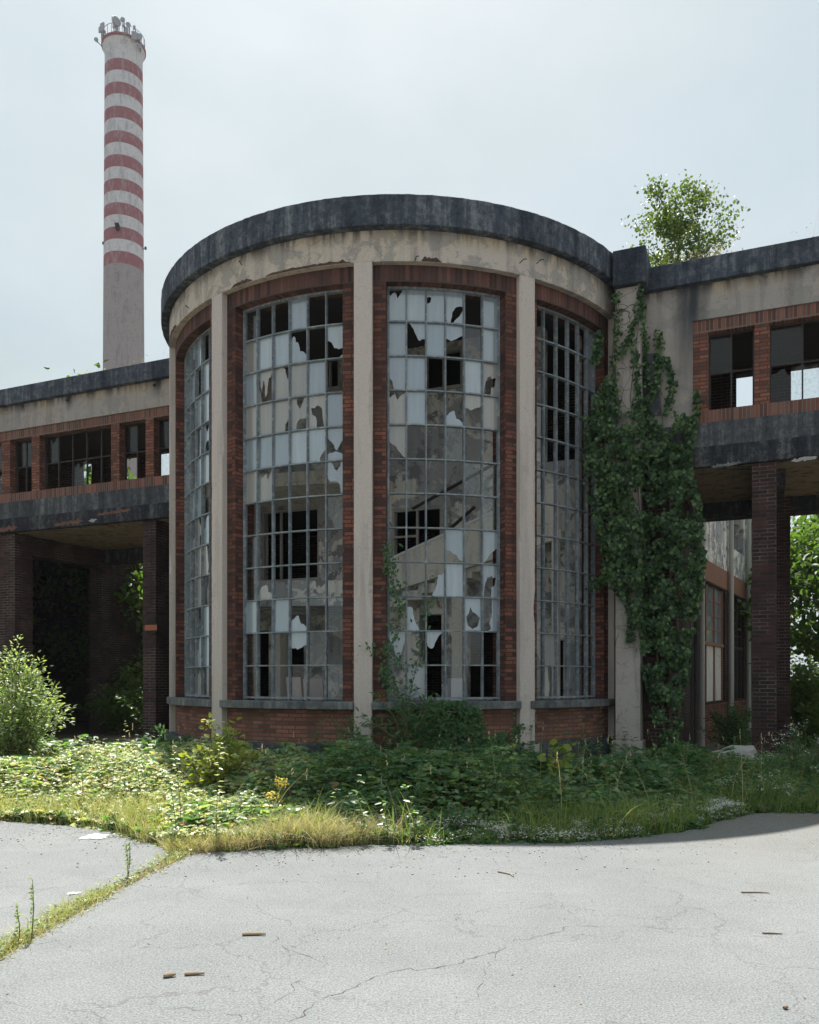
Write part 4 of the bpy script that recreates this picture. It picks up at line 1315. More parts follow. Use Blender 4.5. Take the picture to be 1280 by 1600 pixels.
# -- bramble thicket (ground cover nobody could count)
def thicket_height(x, y):
    e = y - float(edge_y(x))
    if e < 0.05: return 0
    h = 0.10 + 0.40 * min(1, max(0, (e - 0.35) / 1.2))
    h *= 1 + 0.85 * nz(x, y, 0, 0.8) + 0.45 * nz(x, y, 3, 2.1)
    rt = math.hypot(x - TC.x, y - TC.y) - 5.0
    if rt < 1.3: h *= 0.45 + 0.55 * max(0, rt) / 1.3
    if x < -1.6: h *= 1.02
    if x > 1.2: h *= 0.72
    if x > 3.0: h *= 0.8
    return max(0.04, h)

def scatter_region(n, x0, x1, ydep, dens=lambda x, y: 1.0):
    out = []
    while len(out) < n:
        x = random.uniform(x0, x1)
        y = float(edge_y(x)) + random.random() ** 1.15 * ydep + (.13 * nz(x, 7, 1, 2.3) + .07 * nz(x, 3, 2, 7) - .03)
        if in_tower(x, y) or y > 15.5: continue
        if random.random() > dens(x, y): continue
        out.append((x, y))
    return out

def cover(name, n, x0, x1, ydep, size, mat, label=None, dens=lambda x, y: 1.0, hscale=1.0, cluster=3, width=0.7):
    pts = scatter_region(n, x0, x1, ydep, dens)
    P, D, N, L = [], [], [], []
    for (x, y) in pts:
        h = thicket_height(x, y) * hscale
        z = h * (1 - 0.75 * random.random() ** 2.8)
        a0 = random.uniform(0, 2 * pi)
        tilt = random.uniform(-.35, .5)
        sz = random.uniform(*size) * (1.35 if nz(x, y, 21, 1.6) > .12 else .85)
        nrm = Vector((random.gauss(0, .55), random.gauss(-.3, .55), 1)).normalized()
        for k in range(cluster):
            a = a0 + (k - (cluster - 1) / 2) * 1.25 + random.gauss(0, .15)
            d = Vector((cos(a), sin(a), tilt + random.gauss(0, .12)))
            P.append((x, y, z)); D.append(tuple(d)); N.append(tuple(nrm)); L.append(sz * (1.15 if k == 1 else 1))
    o = leaf_mesh(name, np.array(P), np.array(D), np.array(N), np.array(L), width, mat)
    tag(o, kind='stuff')
    return o

cover('bramble_thicket', 20000, -9.5, 6.5, 4.6, (0.042, 0.09), 'leaf_bramble', dens=lambda x, y: (0.45 if x < -1.9 else 1.0 if x < 1 else 0.55) * (0.35 if y - edge_y(x) < .35 else 1) * (0.6 + 0.6 * nz(x, y, 8, 1.3) + .3))
cover('sunlit_weeds', 21000, -9.5, -1.0, 3.6, (0.028, 0.058), 'leaf_sunlit', dens=lambda x, y: (1.0 if x < -1.9 else max(0.0, (-1.0 - x) * .6)) * (1.0 if y - edge_y(x) > .08 else .7) * (0.55 + 0.8 * nz(x, y, 4, 1.1) + .3), hscale=1.0)  # sun-bright leaf colour, laid only over the lit left verge
cover('clover_cover', 6500, -9.5, 6.5, 0.75, (0.022, 0.045), 'leaf_ivy2', dens=lambda x, y: 0.25 if x < -0.9 else 1.0, hscale=1.0, width=0.9)
cover('nettle_cover', 3500, -1.2, 6.8, 4.2, (0.06, 0.12), 'leaf_buddleia', dens=lambda x, y: 0.3 + 0.7 * max(0, nz(x, y, 12, 1.1) * 2), hscale=1.1, cluster=5, width=0.35)

def grass(name, n, x0, x1, ydep, hgt, mat, dens, w=0.007, leanf=0.45):
    pts = scatter_region(n, x0, x1, ydep, dens)
    P = np.array([(x, y, -0.02) for x, y in pts])
    H = rng.uniform(hgt[0], hgt[1], n) * np.array([0.6 + 0.9 * max(0, 0.5 + nz(x, y, 5, 1.2)) for x, y in pts])
    lean = rng.normal(0, leanf, (n, 2))
    o = blades(name, P, H, lean, rng.uniform(.6, 1.4, n) * w, mat)
    return tag(o, kind='stuff')
grass('green_grass', 15000, -1.0, 6.8, 3.6, (.14, .44), 'grass', lambda x, y: (0.35 if x < 1 else 1.0) * max(0.1, 0.6 + nz(x, y, 2, 1.0)))
grass('sunburnt_grass', 11000, -9.5, -0.4, 1.7, (.12, .36), 'grass_mixed', lambda x, y: max(0.15, 0.55 + nz(x, y, 6, 1.4)) * (1 if y - edge_y(x) < .9 else .35))
grass('dry_grass', 6500, -2.6, 0.0, 0.8, (.10, .28), 'grass_dry', lambda x, y: 1.0 if -2.2 < x < -0.4 else .3, leanf=.8)
grass('edge_grass', 5200, -1.2, 6.8, 0.5, (.06, .2), 'grass', lambda x, y: 0.8)
# tall seeding stems with feathery tops
def seed_stalks(n, x0, x1, ydep, hgt):
    pts = scatter_region(n, x0, x1, ydep)
    P = np.array([(x, y, 0) for x, y in pts])
    lean = rng.normal(0, .3, (n, 2)); H = rng.uniform(*hgt, n)
    o = blades('seeding_grass', P, H, lean, np.full(n, .006), 'grass_dry')
    tag(o, kind='stuff')
    tips = P + np.concatenate([lean * H[:, None], np.zeros((n, 1))], 1) + np.array([[0, 0, 1.0]]) * (H * (1 - .18 * np.linalg.norm(lean, axis=1)))[:, None]
    rep = 5
    Pq = np.repeat(tips, rep, 0) - np.array([[0, 0, 1.0]]) * rng.uniform(0, .1, n * rep)[:, None]
    D = np.concatenate([np.repeat(lean, rep, 0), np.full((n * rep, 1), .9)], 1) + rng.normal(0, .2, (n * rep, 3))
    o = leaf_mesh('seed_heads', Pq, D, rng.normal(0, 1, (n * rep, 3)), rng.uniform(.02, .045, n * rep), .25, 'grass_dry')
    tag(o, kind='stuff')
seed_stalks(110, -4.5, 6.0, 3.2, (.6, 1.05))

# tall weeds of mixed height standing out of the thicket
def tall_weeds(n, x0, x1, ydep, hr, mat, lsz, dens=lambda x, y: 1.0):
    pts = scatter_region(n, x0, x1, ydep, dens)
    mm = MB(); P, D, N, L = [], [], [], []
    for x, y in pts:
        h = random.uniform(*hr) * (.6 + .8 * random.random() ** 2)
        lx, ly = random.gauss(0, .12) * h, random.gauss(-.03, .12) * h
        q = [(x + lx * f * f, y + ly * f * f, h * f) for f in (0, .35, .7, 1)]
        mm.tube(q, [.004, .0035, .0025, .001], 4, cap=False)
        nl = int(10 + h * 22)
        for k in range(nl):
            f = .2 + .8 * random.random()
            a = k * 2.4 + random.uniform(-.4, .4)
            P.append((x + lx * f * f, y + ly * f * f, h * f)); D.append((cos(a), sin(a), random.uniform(-.25, .55)))
            N.append((random.gauss(0, .25), random.gauss(-.2, .25), 1)); L.append(random.uniform(*lsz) * (1.15 - .6 * f))
    o = mm.build('weed_stems', 'green_stem'); tag(o, kind='stuff')
    tag(leaf_mesh('tall_weeds', np.array(P), np.array(D), np.array(N), np.array(L), .42, mat), kind='stuff')
tall_weeds(70, -1.5, 6.5, 3.6, (.35, .8), 'leaf_buddleia', (.08, .15))
tall_weeds(45, -1.5, 6.5, 3.2, (.3, .7), 'leaf_bramble', (.07, .13))
tall_weeds(75, -2.2, 3.6, 5.2, (.5, .95), 'leaf_bramble', (.06, .12), lambda x, y: 1.0 if math.hypot(x - TC.x, y - TC.y) < 6.0 else 0.0)
tall_weeds(45, -2.2, 4.0, 5.2, (.5, 1.0), 'leaf_buddleia', (.08, .15), lambda x, y: 1.0 if math.hypot(x - TC.x, y - TC.y) < 6.0 else 0.0)
tall_weeds(80, -9, -1.6, 3.4, (.4, .9), 'leaf_sunlit', (.05, .10))

# white flowers in the low strip along the asphalt
def flower_cover(name, n, x0, x1, ydep, zr, mat, size, dens=lambda x, y: 1.0):
    pts = scatter_region(n, x0, x1, ydep, dens)
    P, D, N, L = [], [], [], []
    for x, y in pts:
        h = thicket_height(x, y) * .75 + random.uniform(*zr)
        for q in range(5):
            c = Vector((x + random.gauss(0, .02), y + random.gauss(0, .02), h + random.gauss(0, .008)))
            a = random.uniform(0, 2 * pi)
            P.append(tuple(c)); D.append((cos(a), sin(a), .2)); N.append((random.gauss(0, .2), random.gauss(-.2, .2), 1)); L.append(random.uniform(*size))
    o = leaf_mesh(name, np.array(P), np.array(D), np.array(N), np.array(L), .9, mat, fold=.05, droop=0)
    return tag(o, kind='stuff')
flower_cover('white_flowers', 1100, -0.6, 4.0, .55, (.03, .10), 'flower_white', (.010, .022), lambda x, y: 1.0 if nz(x, y, 30, 1.8) > .0 else .08)

# -- weeds in the joint of the asphalt
n = 3600
yy = rng.uniform(3.2, 7.7, n); xx = np.array([joint_x(y) for y in yy]) + rng.normal(0, .055, n)
keep = np.array([nz(x, y, 4, 2.0) + .35 > random.random() * .6 for x, y in zip(xx, yy)])
xx, yy = xx[keep], yy[keep]; n = len(xx)
tag(blades('joint_weeds', np.stack([xx, yy, np.full(n, -.02)], 1), rng.uniform(.03, .13, n), rng.normal(0, .6, (n, 2)), rng.uniform(.003, .007, n), 'grass_mixed'), kind='stuff')
n = 1500
yy = rng.uniform(3.2, 7.7, n); xx = np.array([joint_x(y) for y in yy]) + rng.normal(.02, .06, n)
tag(blades('joint_dry_grass', np.stack([xx, yy, np.full(n, -.02)], 1), rng.uniform(.03, .09, n), rng.normal(0, .9, (n, 2)), rng.uniform(.003, .006, n), 'grass_dry'), kind='stuff')
n = 900
yy = rng.uniform(3.2, 7.7, n); xx = np.array([joint_x(y) for y in yy]) + rng.normal(0, .05, n)
tag(leaf_mesh('joint_leaves', np.stack([xx, yy, rng.uniform(0, .06, n)], 1), rng.normal(0, 1, (n, 3)) * np.array([[1, 1, .4]]), np.tile([[0, -.2, 1.0]], (n, 1)) + rng.normal(0, .3, (n, 3)), rng.uniform(.015, .04, n), .6, 'leaf_bush'), kind='stuff')
for i, (x, y, h) in enumerate([(-2.33, 5.05, .36), (-2.44, 4.78, .30), (-2.36, 4.95, .22), (-2.22, 6.45, .30), (-2.30, 6.7, .26)]):
    root = thing('weed_stalk', ['tallest feathery weed stalk in the asphalt joint at lower left', 'bare weed stalk at the left frame edge in the asphalt joint',
                 'short weed stalk beside the tallest one in the asphalt joint', 'thin weed stalk halfway along the asphalt joint', 'small weed stalk at the upper part of the asphalt joint'][i], 'weed', (x, y, 0), 'weed stalks in the asphalt joint')
    m = MB(); top = Vector((x + random.uniform(-.04, .04), y, h)); m.tube([(x, y, -.02), ((x + top.x) / 2 + .01, y, h * .5), top], [.004, .003, .0015], 5)
    attach(m.build('stem', 'green_stem', None), root)
    k = 60
    tq = rng.uniform(.25, 1, k)
    attach(leaf_mesh('leaf', np.array([[x, y, 0]]) + tq[:, None] * (np.array(top) - np.array([x, y, 0]))[None, :], rng.normal(0, 1, (k, 3)) + np.array([[0, 0, .5]]), rng.normal(0, 1, (k, 3)), rng.uniform(.012, .03, k), .4, 'leaf_bush'), root)

# -- shrubs made of many twigs with leaves
def shrub(name, label, cat, base, h, spread, nstem, leafn, lsize, mat, stem_mat='stem', width=.5, lean=(0, 0), group=None, up=.5, r0=.012, flowers=None):
    root = thing(name, label, cat, base, group)
    m = MB(); P, D, N, L = [], [], [], []
    FP = []
    for i in range(nstem):
        a = random.uniform(0, 2 * pi); q = random.random() ** .6
        out = Vector((cos(a), sin(a), 0)) * spread * q + Vector((lean[0], lean[1], 0))
        hh = h * (1.05 - .45 * q) * random.uniform(.8, 1.05)
        b = Vector(base)
        pts = []
        for k in range(7):
            tt = k / 6
            p = b + out * (tt ** 1.3) + Vector((0, 0, hh * tt - .12 * h * q * tt ** 3)) + Vector((nz(i, tt * 2, 1), nz(i, tt * 2, 2), 0)) * .08 * h
            pts.append(p)
        m.tube(pts, [r0 * (1 - .8 * k / 6) + .0015 for k in range(7)], 5, cap=False)
        FP.append(pts[-1])
        for k in range(leafn // nstem):
            tt = .12 + .88 * random.random() ** .8
            f = tt * 6; j = min(5, int(f)); p = pts[j].lerp(pts[j + 1], f - j)
            ax = (pts[j + 1] - pts[j]).normalized()
            side = Vector((random.gauss(0, 1), random.gauss(0, 1), random.gauss(0, .6))).normalized()
            tw = random.random() * .16 * h * (1 - tt * .6)
            p2 = p + side * tw
            d = (side + ax * up + Vector((0, 0, random.uniform(-.3, .35)))).normalized()
            P.append(tuple(p2)); D.append(tuple(d)); N.append((random.gauss(0, .5), random.gauss(-.2, .5), 1)); L.append(random.uniform(*lsize))
    attach(m.build('stem', stem_mat, None, smooth=True), root)
    attach(leaf_mesh('foliage', np.array(P), np.array(D), np.array(N), np.array(L), width, mat), root)
    if flowers:
        mat_f, nf, fs, rad = flowers
        P, D, N, L = [], [], [], []
        for fp in FP:
            for k in range(nf):
                c = fp + Vector((random.gauss(0, rad), random.gauss(0, rad), random.gauss(0, rad * .6)))
                P.append(tuple(c)); D.append((random.gauss(0, 1), random.gauss(0, 1), random.gauss(0, .3))); N.append((random.gauss(0, .4), random.gauss(-.3, .4), 1)); L.append(random.uniform(*fs))
        tag(attach(leaf_mesh('flower', np.array(P), np.array(D), np.array(N), np.array(L), .9, mat_f, fold=.05, droop=0), root), kind='stuff')
    return root

shrub('bush', 'big pale green leafy bush standing at the left frame edge', 'bush', (-6.0, 12.4, 0), 2.25, .9, 64, 8500, (.045, .085), 'leaf_bush', width=.42)
shrub('vine_plant', 'bright yellow green leafy vine climbing in the sun left of the front column', 'vine', (-2.32, 9.75, 0), 1.32, .5, 20, 1000, (.04, .085), 'leaf_vine', width=.85, r0=.006, lean=(.1, 0))
shrub('flowering_weed', 'yellow flowering weed at the verge edge with a cluster of blooms on top', 'weed', (-1.40, 8.7, 0), .62, .12, 9, 230, (.02, .04), 'leaf_vine', 'green_stem', .45, r0=.004, flowers=('flower_yellow', 14, (.012, .03), .03))
shrub('buddleia', 'drooping buddleia bush growing against the sill of the middle tower window', 'bush', (0.0, 12.85, .3), 1.55, .75, 16, 900, (.07, .15), 'leaf_buddleia', width=.25, up=.3, lean=(-.1, -.05))
shrub('buddleia', 'small buddleia sprig at the foot of the front column', 'bush', (-.95, 12.85, .1), .95, .35, 9, 260, (.06, .13), 'leaf_buddleia', width=.25)
shrub('flowering_bush', 'white flowering bush at the right frame edge beside the brick column', 'bush', (5.55, 11.5, 0), 1.05, .75, 34, 1900, (.035, .07), 'leaf_buddleia', 'green_stem', .4, r0=.006, flowers=('flower_white', 14, (.012, .026), .05))
shrub('flowering_bush', 'low spreading white flowered clump at the right end of the verge', 'bush', (4.35, 10.35, 0), .42, .6, 26, 900, (.02, .045), 'leaf_ivy2', 'green_stem', .5, r0=.004, flowers=('flower_white', 16, (.010, .02), .05))
shrub('vine_plant', 'young yellow green vine shoots below the right tower window', 'vine', (2.05, 10.9, 0), .85, .4, 8, 110, (.08, .13), 'leaf_vine', width=.85, r0=.005)
shrub('nettle_clump', 'dark nettle clump growing in the shade of the left portico', 'weed', (-4.3, 14.2, 0), .9, .7, 20, 900, (.06, .12), 'leaf_buddleia', 'green_stem', .4)
shrub('nettle_clump', 'shady undergrowth clump inside the right portico beside the workshop wall', 'weed', (6.5, 16.3, 0), 1.25, .8, 24, 1300, (.06, .12), 'leaf_buddleia', 'green_stem', .4)
shrub('nettle_clump', 'leafy clump in front of the ivy covered pier', 'weed', (4.05, 12.4, 0), .75, .45, 16, 520, (.06, .11), 'leaf_ivy2', 'green_stem', .6)

# -- ivy
def inside(poly, x, y):
    c = False
    j = len(poly) - 1
    for i in range(len(poly)):
        (xi, yi), (xj, yj) = poly[i], poly[j]
        if (yi > y) != (yj > y) and x < (xj - xi) * (y - yi) / (yj - yi) + xi: c = not c
        j = i
    return c
IVY = [(922, 648), (934, 610), (948, 590), (962, 606), (966, 640), (990, 655), (1000, 622), (1012, 618), (1020, 650), (1040, 676), (1062, 658),
       (1080, 650), (1088, 690), (1080, 730), (1098, 790), (1103, 880), (1094, 955), (1086, 1000), (1070, 1090), (1058, 1180), (1038, 1180), (1022, 1110), (1008, 1050),
       (1000, 985), (982, 962), (972, 925), (945, 900), (938, 835), (920, 790), (914, 720)]
STR = [([(963, 455), (968, 520), (958, 590), (965, 640)], 9), ([(1000, 450), (1003, 480), (985, 520), (970, 560)], 7), ([(1003, 470), (1008, 530), (1012, 600)], 6),
       ([(1028, 520), (1030, 570), (1020, 620)], 8), ([(1040, 560), (1052, 600), (1040, 650)], 7), ([(1090, 610), (1086, 660), (1070, 700)], 7), ([(938, 520), (930, 570)], 8),
       ([(925, 915), (950, 900), (975, 930)], 9), ([(985, 520), (1000, 600), (990, 650)], 8), ([(955, 870), (990, 960), (985, 1000)], 7)]
def ivy_depth(px):
    if px < 958: return -.55 + .0 * px
    if px < 1006: return -.42
    return -.06
P, D, N, L = [], [], [], []
def add_ivy(px, py, bulge):
    s, z = SZ(px, py, ivy_depth(px))
    dd = ivy_depth(px) - random.random() * bulge
    p = W(s, dd, z)
    down = Vector((random.gauss(0, .55), random.gauss(-.35, .25), -1 + random.gauss(0, .35)))
    nn = Vector((-FM.x + random.gauss(0, .5), -FM.y + random.gauss(0, .5), .55 + random.gauss(0, .45)))
    P.append(p); D.append(tuple(down)); N.append(tuple(nn)); L.append(random.uniform(.035, .082))
cnt = 0
while cnt < 15500:
    px, py = random.uniform(905, 1108), random.uniform(445, 1185)
    if not inside(IVY, px, py): continue
    dn = .6 + 1.7 * nz(px / 26, py / 26, 3) + .7 * nz(px / 9, py / 9, 5)
    if py < 660: dn -= .02
    if 985 < px < 1000 and 900 < py: dn -= .3
    if random.random() > dn: continue
    add_ivy(px, py, (.12 if py < 660 else .5) * (.35 + max(0, .6 + 1.3 * nz(px / 24, py / 24, 9))))
    cnt += 1
for line, wd in STR:
    for k in range(190):
        q = random.random() * (len(line) - 1); j = min(int(q), len(line) - 2)
        x = line[j][0] + (line[j + 1][0] - line[j][0]) * (q - j); y = line[j][1] + (line[j + 1][1] - line[j][1]) * (q - j)
        add_ivy(x + random.gauss(0, wd * .42), y + random.gauss(0, wd * .42), .10)
IV = thing('ivy', 'thick dark green ivy hanging over the corner between tower and right wing', 'ivy', W(S(1030), -.2, 0))
attach(leaf_mesh('foliage', np.array(P), np.array(D), np.array(N), np.array(L), .95, 'leaf_ivy', fold=.2), IV)
m = MB()
for line in ([(1040, 1190), (1035, 1100), (1020, 950), (1000, 800), (985, 620), (1002, 470)], [(1060, 1190), (1062, 1060), (1055, 900), (1045, 760), (1030, 600)], [(990, 960), (965, 840), (945, 700), (960, 520)], [(1050, 1190), (1080, 1000), (1085, 800), (1080, 680)]):
    m.tube([W(*((lambda sz, d: (sz[0], d, sz[1]))(SZ(x, y, ivy_depth(x) - .02), ivy_depth(x) - .02))) for x, y in line], [.022, .02, .016, .013, .009, .006][:len(line)], 6)
attach(m.build('stem', 'bark', None, smooth=True), IV)

# ivy patch on the apron of the middle window: on the tower surface
P, D, N, L = [], [], [], []
APR = [(640, 1125), (672, 1095), (735, 1093), (752, 1110), (758, 1150), (790, 1140), (800, 1190), (780, 1210), (720, 1200), (690, 1200), (640, 1190), (625, 1170)]
cnt = 0
while cnt < 2600:
    px, py = random.uniform(615, 835), random.uniform(1088, 1215)
    strand = (px > 800 and px < 832 and py > 1130)
    if not (inside(APR, px, py) or (strand and random.random() < .35)): continue
    if random.random() > .6 + 1.1 * nz(px / 22, py / 22, 2): continue
    r_ = 4.86 if py < 1160 else 5.06
    if py < 1112: r_ = 5.0
    r_ += random.random() * .14
    k_ = (px - 640) / 1280
    # intersect the view ray with the tower cylinder
    A = k_ * k_ + 1; B = -2 * (k_ * TC.x + TC.y); Cc = TC.x ** 2 + TC.y ** 2 - r_ * r_
    yv = (-B - math.sqrt(max(0, B * B - 4 * A * Cc))) / (2 * A)
    z = 1.6 - (py - 1060) / 1280 * yv
    if z < 0: continue
    P.append((k_ * yv, yv, z)); D.append((random.gauss(0, .5), random.gauss(-.4, .2), -1)); N.append((random.gauss(0, .3), -1, .6)); L.append(random.uniform(.035, .07)); cnt += 1
IV2 = thing('ivy', 'bright green ivy patch on the brick apron below the middle tower window', 'ivy', T(12, 5.0, 0))
attach(leaf_mesh('foliage', np.array(P), np.array(D), np.array(N), np.array(L), .95, 'leaf_ivy2', fold=.2), IV2)
# creeper inside the left edge of the middle window
P, D, N, L = [], [], [], []
CRL = [(612, 1080), (600, 1040), (628, 960), (612, 900), (606, 850)]
CR2 = [(640, 1090), (660, 1000), (672, 900)]
CR3 = [(570, 1010), (600, 1020), (640, 1040)]
for line, cntk in ((CRL, 330), (CR2, 70), (CR3, 70)):
    for k in range(cntk):
        q = random.random() * (len(line) - 1); j = min(int(q), len(line) - 2)
        x = line[j][0] + (line[j + 1][0] - line[j][0]) * (q - j) + random.gauss(0, 6); y = line[j][1] + (line[j + 1][1] - line[j][1]) * (q - j) + random.gauss(0, 6)
        k_ = (x - 640) / 1280; yv = 13.45 - random.random() * .25
        P.append((k_ * yv, yv, 1.6 - (y - 1060) / 1280 * yv)); D.append((random.gauss(0, .7), random.gauss(-.3, .3), random.gauss(-.5, .5))); N.append((random.gauss(0, .4), -1, .7)); L.append(random.uniform(.04, .10))
CRP = thing('creeper', 'thin green creeper climbing the left jamb of the middle tower window', 'creeper', T(-1.5, 4.9, 1.2))
attach(leaf_mesh('foliage', np.array(P), np.array(D), np.array(N), np.array(L), .5, 'leaf_buddleia', fold=.2), CRP)
m = MB()
for line in (CRL, CR2, CR3):
    m.tube([((x - 640) / 1280 * 13.4, 13.4, 1.6 - (y - 1060) / 1280 * 13.4) for x, y in line], .005, 5)
attach(m.build('stem', 'stem', None), CRP)

# -- trees
def tree(name, label, base, h, crown_r, zc, nleaf, lsize, mat, group=None, sparse=0.0, nlimb=9, trunk_r=.18, squash=1.0, width=.6, clusters=60, taper=0.15):
    root = thing(name, label, 'tree', base, group)
    b = Vector(base)
    m = MB()
    tp = [b + Vector((nz(k, b.x, 1) * .12 * h * .2, nz(k, b.y, 2) * .12 * h * .2, h * .82 * k / 6)) for k in range(7)]
    m.tube(tp, [trunk_r * (1 - .85 * k / 6) for k in range(7)], 8)
    tips = []
    for i in range(nlimb):
        q = .22 + .75 * i / nlimb
        f = q * 6; j = min(5, int(f)); p = tp[j].lerp(tp[j + 1], f - j)
        a = i * 2.4 + random.uniform(-.4, .4)
        ln = crown_r * random.uniform(.75, 1.1) * (1.1 - .5 * q)
        e = p + Vector((cos(a) * ln, sin(a) * ln, ln * random.uniform(.35, .9)))
        mid = p.lerp(e, .5) + Vector((0, 0, -.08 * ln))
        m.tube([p, mid, e], [trunk_r * .42 * (1 - q * .6), trunk_r * .25 * (1 - q * .6), .008], 6)
        tips += [mid, e]
        for s_ in range(3):
            e2 = mid.lerp(e, random.random()) + Vector((random.gauss(0, .3), random.gauss(0, .3), random.gauss(.15, .25))) * ln
            m.tube([mid.lerp(e, .4), e2], [trunk_r * .1, .005], 4)
            tips.append(e2)
    attach(m.build('trunk', 'bark', None, smooth=True), root)
    cen = []
    for k in range(clusters):
        if k < len(tips):
            c = tips[k]
        else:
            v = Vector((random.gauss(0, 1), random.gauss(0, 1), random.gauss(0, 1))).normalized() * (random.random() ** .4)
            tp_ = 1 - taper * max(-.3, v.z)
            c = b + Vector((v.x * crown_r * tp_, v.y * crown_r * tp_, zc + v.z * (h - zc) * squash))
        cen.append((c, random.uniform(.16, .34) * crown_r))
    per = nleaf // len(cen)
    P = np.concatenate([np.array(c)[None, :] + rng.normal(0, 1, (per, 3)) * np.array([[r_, r_, r_ * .8]]) * .62 for c, r_ in cen])
    n_ = len(P)
    D = rng.normal(0, 1, (n_, 3)) + np.array([[0, 0, -.4]])
    N = rng.normal(0, .55, (n_, 3)) + np.array([[0, -.1, 1.0]])
    cl = np.repeat(rng.random(len(cen)), per) * .45 + rng.random(n_) * .5
    attach(leaf_mesh('crown', P, D, N, rng.uniform(*lsize, n_), width, mat, rnd=cl), root)
    return root

rb = W(S(1062, 2.6), 2.6, ZW_C1)
random.seed(5)
tree('sapling', 'young poplar sapling growing on the roof of the right wing', rb, 3.1, .86, 1.3, 6200, (.045, .085), 'leaf_poplar', trunk_r=.05, nlimb=14, clusters=96, taper=.55, width=.8)
tree('tree', 'sunlit leafy tree behind the right portico at the right frame edge', (13.2, 24.2, 0), 7.5, 2.5, 4.0, 9000, (.14, .26), 'leaf_tree', 'trees behind the building', clusters=80)
tree('tree', 'dark tree behind the right portico beside the workshop', (16.0, 29, 0), 9, 3.2, 4.6, 8000, (.16, .3), 'leaf_tree', 'trees behind the building', clusters=80)
tree('tree', 'tree seen between the brick columns of the left portico', (-8.6, 27.5, 0), 8, 3.0, 4.0, 9000, (.15, .28), 'leaf_tree', 'trees behind the building', clusters=80)
tree('tree', 'tree behind the left wing glimpsed through its gallery windows', (-13.0, 31, 0), 13.5, 3.2, 8.5, 8000, (.18, .3), 'leaf_tree', 'trees behind the building', clusters=80)
shrub('bush', 'dark undergrowth bush behind the right portico', 'bush', (11.4, 21.4, 0), 2.6, 1.5, 40, 4200, (.09, .16), 'leaf_tree', width=.55)
shrub('bush', 'dark undergrowth bush behind the left portico columns', 'bush', (-7.6, 24.8, 0), 3.2, 1.9, 40, 4200, (.09, .16), 'leaf_tree', width=.55)

# dry grass on the roofs
def roof_grass(n, s0, s1, d0, d1, z, hgt, mat='grass_dry'):
    ss = rng.uniform(s0, s1, n); dd = rng.uniform(d0, d1, n)
    kk = np.array([nz(a, b, 3, 1.4) > -.05 + .25 * random.random() - .1 for a, b in zip(ss, dd)])
    ss, dd = ss[kk], dd[kk]; n = len(ss)
    P = np.array([W(a, b, z) for a, b in zip(ss, dd)])
    tag(blades('roof_grass', P, rng.uniform(*hgt, n), rng.normal(0, .35, (n, 2)), rng.uniform(.006, .012, n), mat), kind='stuff')
    k = n * 2
    idx = rng.integers(0, n, k)
    Pq = P[idx] + np.stack([rng.normal(0, .06, k), rng.normal(0, .06, k), rng.uniform(hgt[0] * .3, hgt[1] * .8, k)], 1)
    tag(leaf_mesh('roof_weeds', Pq, rng.normal(0, 1, (k, 3)), rng.normal(0, 1, (k, 3)), rng.uniform(.02, .05, k), .5, mat), kind='stuff')
roof_grass(420, S(75), S(262), .3, 1.6, ZW_C1, (.15, .5))
roof_grass(360, S(1060), S(1180), .6, 1.8, ZW_C1, (.3, .7))
roof_grass(90, S(1180), 2.5, .6, 2.2, ZW_C1, (.3, 1.0))
roof_grass(60, S(985), S(1060), 1.0, 2.2, ZW_C1, (.5, 1.3))

# ================================================================== small things
def stick(px, py, length, ang, r, label, bend=.0, mat='wood'):
    x, y = G(px, py)
    m = MB()
    d = Vector((cos(ang), sin(ang), 0)) * length / 2
    n_ = Vector((-sin(ang), cos(ang), 0)) * bend
    c = Vector((x, y, r + .001))
    m.tube([c - d, c - d * .4 + n_ * .6, c + d * .3 + n_, c + d], [r * .9, r, r * .95, r * .6], 7)
    tag(m.build('stick', mat, None, smooth=False), label, 'stick', 'sticks lying on the asphalt')
stick(397, 1462, .145, .03, .011, 'thick weathered stick lying alone on the asphalt left of the middle', .004)
stick(265, 1527, .065, .35, .013, 'short stub of stick at the left of the broken pair')
stick(304, 1524, .105, .12, .010, 'longer piece of the broken stick pair on the asphalt', .004)
stick(790, 1367, .20, -1.0, .007, 'thin curved twig near the middle of the asphalt', .03)
stick(1207, 1460, .12, -.12, .005, 'thin brown twig on the right part of the asphalt', .003, 'stem')
stick(1180, 1396, .20, -.08, .005, 'long thin twig on the asphalt near the right verge', .01, 'stem')
stick(1228, 1577, .03, .5, .008, 'tiny dark wood chip at the lower right corner of the asphalt', 0, 'stem')

# crumpled litter
def crumple(name, label, cat, px, py, sx, sy, h, mat, up=0.0):
    x, y = G(px, py)
    m = MB(); nx, ny = 12, 8
    grid = []
    for j in range(ny + 1):
        for i in range(nx + 1):
            u, v = i / nx * 2 - 1, j / ny * 2 - 1
            q = max(0, 1 - (u * u + v * v) * .8)
            z = .004 + up + h * q * (.6 + .8 * nz(u * 2, v * 2, px)) + .004 * random.random()
            k_ = .8 + .35 * nz(u, v, px + 3)
            grid.append((x + u * sx * k_, y + v * sy * k_, max(.003, z)))
    for j in range(ny):
        for i in range(nx):
            a = j * (nx + 1) + i
            m.face([grid[a], grid[a + 1], grid[a + nx + 2], grid[a + nx + 1]])
    return tag(m.build(name, mat, None, weld=True), label, cat)
crumple('plastic_bag', 'flattened white plastic bag on the asphalt by the left verge', 'litter', 149, 1308, .13, .14, .03, 'plastic')
crumple('paper_scrap', 'narrow white paper scrap on the asphalt beside the weedy joint', 'litter', 115, 1397, .055, .035, .006, 'plastic')
crumple('plastic_wrapper', 'crumpled clear wrapper at the asphalt edge below the white flowers', 'litter', 885, 1308, .06, .06, .03, 'plastic')
